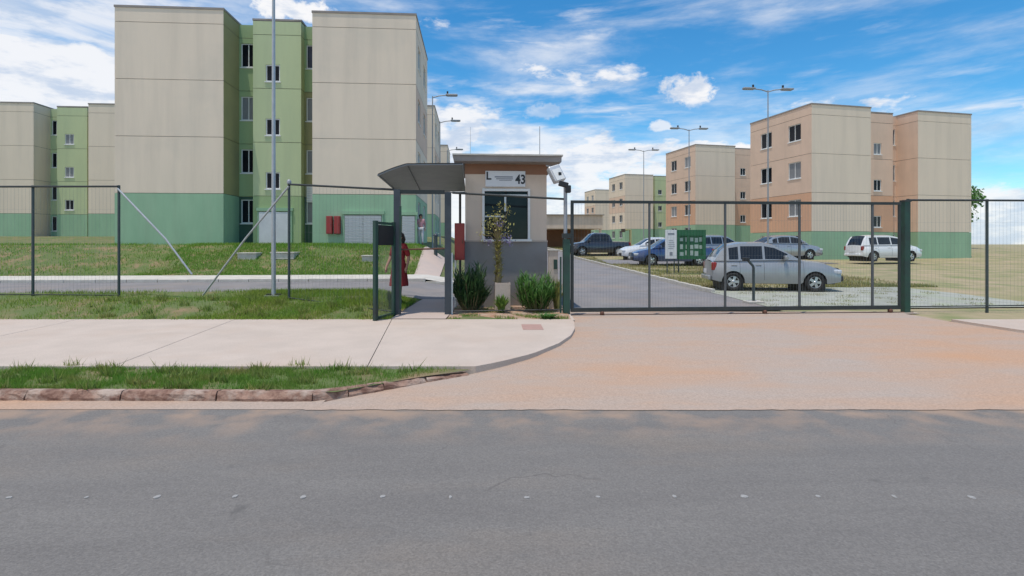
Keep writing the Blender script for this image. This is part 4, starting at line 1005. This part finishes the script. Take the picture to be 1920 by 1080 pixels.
# ------------------------------------------------------------------ cars
def interp(pts, x):
    for (a, ya), (b, yb) in zip(pts, pts[1:]):
        if x <= b:
            if x <= a: return ya
            t = (x - a) / (b - a); return ya + (yb - ya) * t
    return pts[-1][1]
def spl(pts, x):                 # smooth version of interp
    h = .05; return (interp(pts, x - h) + interp(pts, x - h / 2) + interp(pts, x) + interp(pts, x + h / 2) + interp(pts, x + h)) / 5
def car(label, loc, rz, L_, W_, belt, roof, wheels, wr, paint, glass_sides, group=None, name='parked_car', pillars=(), rack=False):
    """x runs from the tail (0) to the nose (L); belt: shoulder line, roof: roof line (x from back glass foot to windscreen foot)"""
    t = thing(name, label, 'car', loc, rz, group)
    sill = .24
    plan = lambda x: 1 - .16 * max(0, 1 - x / .55) ** 2.2 - .22 * max(0, 1 - (L_ - x) / .75) ** 2.2
    X = sorted(set([round(v, 4) for v in np.linspace(0, L_, 45)] + [round(w + wr * 1.18 * math.cos(a), 4) for w in wheels for a in np.linspace(0, math.pi, 13)]))
    NZ = 9; side = []
    def bot(x):
        z = sill + .10 * max(0, 1 - x / .35) + .06 * max(0, 1 - (L_ - x) / .4)
        for w in wheels:
            d = abs(x - w)
            if d <= wr * 1.18 + 1e-6: z = max(z, wr * 1.0 + math.sqrt(max(0, (wr * 1.18) ** 2 - d * d)))
        return z
    def yv(x, z, zt_):
        f = (z - sill) / max(.05, zt_ - sill)
        return W_ / 2 * plan(x) * (.93 + .07 * math.sin(math.pi * min(1, max(0, f)) ** .8) - .05 * max(0, f - .75) / .25)
    body = MB()
    for s in (-1, 1):
        rows = []
        for x in X:
            z0, z1 = bot(x), spl(belt, x)
            # nose and tail round in at the ends
            e = .035 * max(0, 1 - x / .12) ** 2 + .035 * max(0, 1 - (L_ - x) / .12) ** 2
            rows.append([(x, s * (yv(x, z0 + (z1 - z0) * k / NZ, z1)), z0 + (z1 - z0) * k / NZ) for k in range(NZ + 1)])
        body.grid(rows, smooth=True, flip=s > 0)
        # wheel house: dark liner
    def tail_bulge(f): return .05 * math.sin(math.pi * f)
    top = []
    for x in X:
        z1 = spl(belt, x); y = yv(x, z1, z1); top.append([(x, y * (1 - 2 * k / 8), z1 + .055 * (1 - (1 - 2 * k / 8) ** 2)) for k in range(9)])
    body.grid(top, smooth=True, flip=True)
    for xe, sg_ in ((0, -1), (L_, 1)):                  # tail and nose panels, bowed outwards
        z0, z1 = bot(xe), spl(belt, xe); rows = []
        for j in range(NZ + 1):
            z = z0 + (z1 - z0) * j / NZ; y = yv(xe, z, z1)
            rows.append([(xe + sg_ * (.10 * (1 - (1 - 2 * k / 10) ** 2)) * (1 - .35 * (j / NZ - .4) ** 2), y * (1 - 2 * k / 10), z + (.055 * (1 - (1 - 2 * k / 10) ** 2) if j == NZ else 0)) for k in range(11)])
        body.grid(rows, smooth=True, flip=sg_ < 0)
    body.build('body', M[paint], t)
    # cabin
    x0, x1 = roof[0][0], roof[-1][0]
    XC = sorted(set([round(v, 3) for v in np.linspace(x0, x1, 40)] + [round(p + d, 3) for p in pillars for d in (-.035, .035)] + [a for a, _ in roof]))
    cab, gls = MB(), {}; NR = 6
    zb = lambda x: spl(belt, x) + .012
    zr_ = lambda x: max(interp(roof, x), zb(x) + .004)
    def yc(x, z): return W_ / 2 * plan(x) * .925 * (1 - .20 * max(0, z - zb(x)) / .55)
    fr = [0, .07, .26, .45, .64, .83, 1.0]
    for s in (-1, 1):
        for i in range(len(XC) - 1):
            xa, xb = XC[i], XC[i + 1]; xm = (xa + xb) / 2
            for j in range(NR):
                P = [(x, s * yc(x, zb(x) + (zr_(x) - zb(x)) * f), zb(x) + (zr_(x) - zb(x)) * f) for x, f in ((xa, fr[j]), (xb, fr[j]), (xb, fr[j + 1]), (xa, fr[j + 1]))]
                if s > 0: P = P[::-1]
                win = any(a < xm < b for a, b in glass_sides) and 0 < j < NR - 1 and not any(abs(xm - p) < .035 for p in pillars)
                (gls.setdefault(('side_window', s, sum(xm > p for p in pillars)), MB()) if win else cab).add(P, [(0, 1, 2, 3)], True)
    zmax = max(z for _, z in roof)
    fs = roof[[i for i, (_, z) in enumerate(roof) if z > zmax - .09][-1]][0]; bs = roof[[i for i, (_, z) in enumerate(roof) if z > zmax - .12][0]][0]
    for i in range(len(XC) - 1):
        xa, xb = XC[i], XC[i + 1]; xm = (xa + xb) / 2
        for k in range(10):
            def Q(x, q): y = yc(x, zr_(x)); w = 1 - 2 * q / 10; return (x, y * w, zr_(x) + .05 * (1 - w * w) * min(1, (zr_(x) - zb(x)) / .15))
            P = [Q(xa, k), Q(xb, k), Q(xb, k + 1), Q(xa, k + 1)][::-1]
            slope = xm > fs + .03 or xm < bs - .02
            deep = zb(xm) + .05 < zr_(xm)
            (gls.setdefault(('windscreen' if xm > fs else 'rear_window',), MB()) if slope and 0 < k < 9 and deep else cab).add(P, [(0, 1, 2, 3)], True)
    cab.build('cabin', M[paint], t); [g_.build(k_[0], M['car_glass'], t) for k_, g_ in gls.items()]
    # wheels
    lin = MB()
    for w in wheels: lin.box((w, 0, wr * 1.05), (wr * 2.3, W_ * .80, wr * 2.0))
    lin.box((L_ / 2, 0, .33), (L_ * .9, W_ * .8, .2)); lin.build('underbody', M['plastic_black'], t)
    for w in wheels:
        for s in (-1, 1):
            Mx = Matrix.Translation((w, s * (W_ / 2 - .11), wr)) @ Matrix.Rotation(R(-90 * s), 4, 'X')
            wl = MB().lathe([(wr * .6, -.095), (wr * .93, -.10), (wr, -.07), (wr, .07), (wr * .93, .095), (wr * .64, .09), (wr * .62, .0)], 28, Mx).build('wheel', M['tyre'], t)
            rm = MB().lathe([(wr * .63, .06), (wr * .60, .085), (wr * .55, .05)], 24, Mx)
            for k in range(5):
                a = 2 * math.pi * k / 5; rm.box((0, 0, 0), (wr * .56, .075, .03), M=None) if False else rm.add([Vector(q) for q in [(wr * .1 * math.cos(a) - .035 * math.sin(a), wr * .1 * math.sin(a) + .035 * math.cos(a), .075), (wr * .1 * math.cos(a) + .035 * math.sin(a), wr * .1 * math.sin(a) - .035 * math.cos(a), .075), (wr * .6 * math.cos(a) + .045 * math.sin(a), wr * .6 * math.sin(a) - .045 * math.cos(a), .07), (wr * .6 * math.cos(a) - .045 * math.sin(a), wr * .6 * math.sin(a) + .045 * math.cos(a), .07)]], [(0, 1, 2, 3)], False, 0, Mx)
            rm.lathe([(0, .09), (wr * .15, .088), (wr * .18, .06)], 14, Mx); rm.build('rim', M['rim'], wl)
            MB().lathe([(0, .02), (wr * .61, .02)], 20, Mx).build('brake_disc', M['plastic_black'], wl)
    # lamps, bumper strips, plates, mirrors, handles
    for s in (-1, 1):
        zt0 = spl(belt, .05); y = yv(.08, zt0 - .1, zt0)
        MB().box((.045, s * (y - .035), zt0 - .15), (.16, .13, .26), bev=.03).build('tail_lamp', M['tail_red'], t)
        zn = spl(belt, L_ - .12); y = yv(L_ - .16, zn - .1, zn)
        MB().box((L_ - .13, s * (y - .10), zn - .09), (.26, .26, .13), bev=.04).build('headlamp', M['lamp_clear'], t)
        xm = fs + .28; y = yc(xm, zb(xm)); MB().box((xm, s * (y + .12), zb(xm) + .09), (.12, .20, .13), bev=.04).build('mirror', M[paint], t)
        for p in pillars:
            zh = spl(belt, p) - .13; MB().box((p - .17, s * (yv(p, zh, spl(belt, p)) + .012), zh), (.17, .03, .03), bev=.01).build('door_handle', M[paint], t)
        MB().box(((wheels[0] + wheels[1]) / 2, s * (W_ / 2 * .985), .50), (wheels[1] - wheels[0] - wr * 2.6, .02, .06), bev=.008).build('rub_strip', M[paint], t)
        for p in list(pillars) + [wheels[1] - wr * 1.15]:
            zz1 = spl(belt, p); MB().tube([(p + .0, s * (yv(p, z, zz1) + .0008), z) for z in np.linspace(.34, zz1 - .01, 9)], .0045, 4).build('door_gap', M['plastic_black'], t)
    MB().box((-.03 - .05, 0, .40), (.09, W_ * .74, .14), bev=.03).build('bumper', M[paint], t); MB().box((L_ + .055, 0, .40), (.10, W_ * .68, .18), bev=.04).build('bumper', M['plastic_black'], t)
    MB().box((-.108, 0, .60), (.02, .42, .13)).build('number_plate', M['sign_white'], t); MB().box((L_ + .108, 0, .44), (.02, .42, .12)).build('number_plate', M['sign_white'], t)
    if rack:
        for s in (-1, 1): MB().tube([(x, s * (yc(x, zr_(x)) - .06), zr_(x) + .035) for x in np.linspace(bs + .1, fs - .1, 7)], .014, 6).build('roof_rail', M['rim'], t)
    return t
HB = dict(L_=4.02, W_=1.70, belt=[(0, .93), (.10, .95), (2.9, .98), (3.2, .96), (3.6, .89), (4.02, .70)],
          roof=[(.04, .95), (.22, 1.33), (.36, 1.50), (.9, 1.555), (1.9, 1.555), (2.35, 1.47), (3.22, .97)], wheels=(.66, 3.16), wr=.305, glass_sides=[(.42, 2.78)], pillars=(.98, 1.86))
SD = dict(L_=4.45, W_=1.74, belt=[(0, .92), (.12, .97), (.9, 1.0), (3.1, .96), (3.5, .93), (4.1, .82), (4.45, .66)],
          roof=[(.55, 1.0), (1.25, 1.36), (1.7, 1.47), (2.4, 1.475), (2.75, 1.41), (3.45, .95)], wheels=(.85, 3.50), wr=.31, glass_sides=[(1.05, 3.0)], pillars=(1.42, 2.25))
PK = dict(L_=3.80, W_=1.64, belt=[(0, .90), (.10, .93), (2.3, .96), (2.6, .95), (3.3, .86), (3.80, .66)],
          roof=[(.04, .93), (.26, 1.25), (.48, 1.43), (.85, 1.50), (1.55, 1.50), (1.85, 1.43), (2.62, .96)], wheels=(.60, 3.00), wr=.29, glass_sides=[(.46, 2.22)], pillars=(.80, 1.52))
car('silver hatchback parked side on behind the sliding gate', (6.50, 18.0, zt(6.5, 17.6) + .03), R(-9), paint='car_silver', **PK)
def carpx(label, px, py, D, rz, paint, spec, zoff=0.0):
    x = (px - 960) / F * D; z = EYE - (py - HZ) / F * D; return car(label, (x, D, z + zoff), rz, paint=paint, group='cars in the car park', **spec)
carpx('dark blue saloon parked behind the white and green boards', 1330, 497, 31, R(180), 'car_blue', SD)
PU = dict(L_=4.6, W_=1.74, belt=[(0, 1.02), (1.5, 1.05), (3.2, 1.06), (3.6, 1.02), (4.2, .93), (4.6, .78)],
          roof=[(1.42, 1.07), (1.60, 1.55), (1.85, 1.68), (2.7, 1.70), (2.95, 1.62), (3.55, 1.06)], wheels=(.95, 3.75), wr=.34, glass_sides=[(1.68, 3.2)], pillars=(2.35,))
carpx('dark charcoal pickup parked under the cream shelter fascia', 1176, 479, 42, R(187), 'car_dark', PU)
carpx('white hatchback parked between the charcoal pickup and the blue saloon', 1262, 487, 37.5, R(186), 'car_white', PK)
carpx('pale grey hatchback half hidden behind the green board', 1296, 487, 35, R(20), 'car_grey', HB)
carpx('silver saloon parked far behind the silver hatchback, only its roof showing', 1404, 487, 33.5, R(8), 'car_grey', SD)
carpx('white hatchback at the outer end of the car park', 1600, 490, 33, R(8), 'car_white', HB)

# ------------------------------------------------------------------ people
def person(label, loc, rz, h, top, legs, step=.2, skirt=False):
    t = thing('person', label, 'person', loc, rz); s = h / 1.72
    J = {'pel': (0, 0, .93, .125), 'wai': (0, .01, 1.08, .108), 'che': (0, .015, 1.28, .128), 'nec': (0, .02, 1.45, .055), 'hd0': (0, -.005, 1.53, .07), 'hd1': (0, -.012, 1.62, .088), 'hd2': (0, 0, 1.69, .06)}
    for sd, q in ((-1, 'l'), (1, 'r')):
        f = sd * step
        J.update({q + 'hip': (sd * .09, 0, .90, .10), q + 'kne': (sd * .095, -f * .35 - .02, .50, .062), q + 'ank': (sd * .095, -f * .6 + (.04 if f < 0 else 0), .09, .042), q + 'toe': (sd * .10, -f * .6 - .14, .035, .034),
                  q + 'sho': (sd * .17, .02, 1.39, .062), q + 'elb': (sd * .235, .03 + f * .35, 1.12, .042), q + 'wri': (sd * .24, -.08 + f * .55, .90, .03), q + 'pal': (sd * .235, -.11 + f * .58, .82, .034)})
        for k in range(4): J[q + 'f%d' % k] = (sd * .232, -.145 + f * .58 + k * .018, .735 + .004 * abs(k - 1.5), .0095)
        J[q + 'th'] = (sd * .215, -.155 + f * .58, .80, .011)
    Ed = [('pel', 'wai'), ('wai', 'che'), ('che', 'nec'), ('nec', 'hd0'), ('hd0', 'hd1'), ('hd1', 'hd2')]
    for q in 'lr':
        Ed += [('pel', q + 'hip'), (q + 'hip', q + 'kne'), (q + 'kne', q + 'ank'), (q + 'ank', q + 'toe'), ('che', q + 'sho'), (q + 'sho', q + 'elb'), (q + 'elb', q + 'wri'), (q + 'wri', q + 'pal'), (q + 'pal', q + 'th')] + [(q + 'pal', q + 'f%d' % k) for k in range(4)]
    def skin(name, keys, edges, mt, grow=0.0, parent=t, lev=1):
        ks = [k for k in J if k in keys]; ix = {k: i for i, k in enumerate(ks)}
        me = bpy.data.meshes.new(name); me.from_pydata([tuple(c * s for c in J[k][:3]) for k in ks], [(ix[a], ix[b]) for a, b in edges if a in ix and b in ix], [])
        o = link(name, me, parent); md = o.modifiers.new('skin', 'SKIN'); md.use_smooth_shade = True
        for i, k in enumerate(ks):
            r_ = (J[k][3] + grow) * s; sv = me.skin_vertices[0].data[i]; sv.radius = (r_ * (1.18 if k in ('che', 'wai', 'pel') else 1), r_ * (.82 if k in ('che', 'wai', 'pel') else 1)); sv.use_root = (i == 0)
        sb = o.modifiers.new('sub', 'SUBSURF'); sb.levels = lev; sb.render_levels = 2
        me.materials.append(mt); return o
    b = skin('body', list(J), Ed, M['skin'])
    skin('shirt', ['pel', 'wai', 'che', 'lsho', 'rsho', 'lelb', 'relb'], [('pel', 'wai'), ('wai', 'che'), ('che', 'lsho'), ('che', 'rsho'), ('lsho', 'lelb'), ('rsho', 'relb')], M[top], .02)
    if skirt:
        m = MB(); n = 20; rows = []
        for z, rx_, ry_ in ((1.08, .15, .12), (.92, .19, .15), (.72, .205, .18), (.50, .23, .22), (.42, .235, .225)):
            rows.append([(math.cos(2 * math.pi * k / n) * (rx_ + .012 * math.sin(k * 2.5)) * s, math.sin(2 * math.pi * k / n) * (ry_ + .012 * math.sin(k * 2.5)) * s, z * s) for k in range(n + 1)])
        m.grid(rows, flip=False); m.build('skirt', M[top], t)
    else:
        skin('trousers', ['pel', 'lhip', 'rhip', 'lkne', 'rkne', 'lank', 'rank'], [('pel', 'lhip'), ('pel', 'rhip'), ('lhip', 'lkne'), ('rhip', 'rkne'), ('lkne', 'lank'), ('rkne', 'rank')], M[legs], .016)
    for q in 'lr':
        a = Vector(J[q + 'ank'][:3]) * s; MB().box((a.x, a.y - .06 * s, .045 * s), (.09 * s, .25 * s, .09 * s), bev=.03).build('shoe', M['shoe'], t)
    m = MB(); n = 16; prof = []
    hc_ = Vector((0, .02, 1.635)) * s
    for i in range(9):
        th = math.pi * i / 11; prof.append((.108 * s * math.sin(th) * (1.0), .115 * s * math.cos(th)))
    m.lathe(prof, n, Matrix.Translation(hc_)); m.tube([hc_ + Vector((0, .06, .05)), hc_ + Vector((0, .10, -.08)), hc_ + Vector((0, .075, -.26 * s))], [.07, .085, .05], 10); m.build('hair', M['hair'], t)
    fz = Vector((0, -.088, 1.60)) * s
    for sd in (-1, 1):
        MB().lathe([(0, .008), (.009, .004), (.011, 0)], 8, Matrix.Translation(fz + Vector((sd * .032, -.004, .02))) @ Matrix.Rotation(R(90), 4, 'X')).build('eye', M['hair'], t)
        MB().lathe([(0, .012), (.02, .008), (.028, 0)], 10, Matrix.Translation(Vector((sd * .088, .0, 1.605)) * s) @ Matrix.Rotation(R(90 * sd), 4, 'Y')).build('ear', M['skin'], t)
    MB().tube([fz + Vector((0, .0, .02)), fz + Vector((0, -.018, -.012))], [.008, .014], 6).build('nose', M['skin'], t)
    MB().box(fz + Vector((0, -.0, -.045)), (.045, .02, .012), bev=.004).build('mouth', M['cloth_red'], t)
    return t
q = at(748, 568, 13.0); person('person in a dark red dress standing behind the open gate leaf', (q.x, 13.0, zt(q.x, 13.0) + .025), R(-28), 1.68, 'cloth_red', 'denim', .16, True)
q = at(789, 487, 27.0); person('person in a pink top and pale trousers on the far ramp path', (q.x, 27.0, zt(q.x, 27.0) + .03), R(10), 1.5, 'cloth_pink', 'cloth_pale', .2)
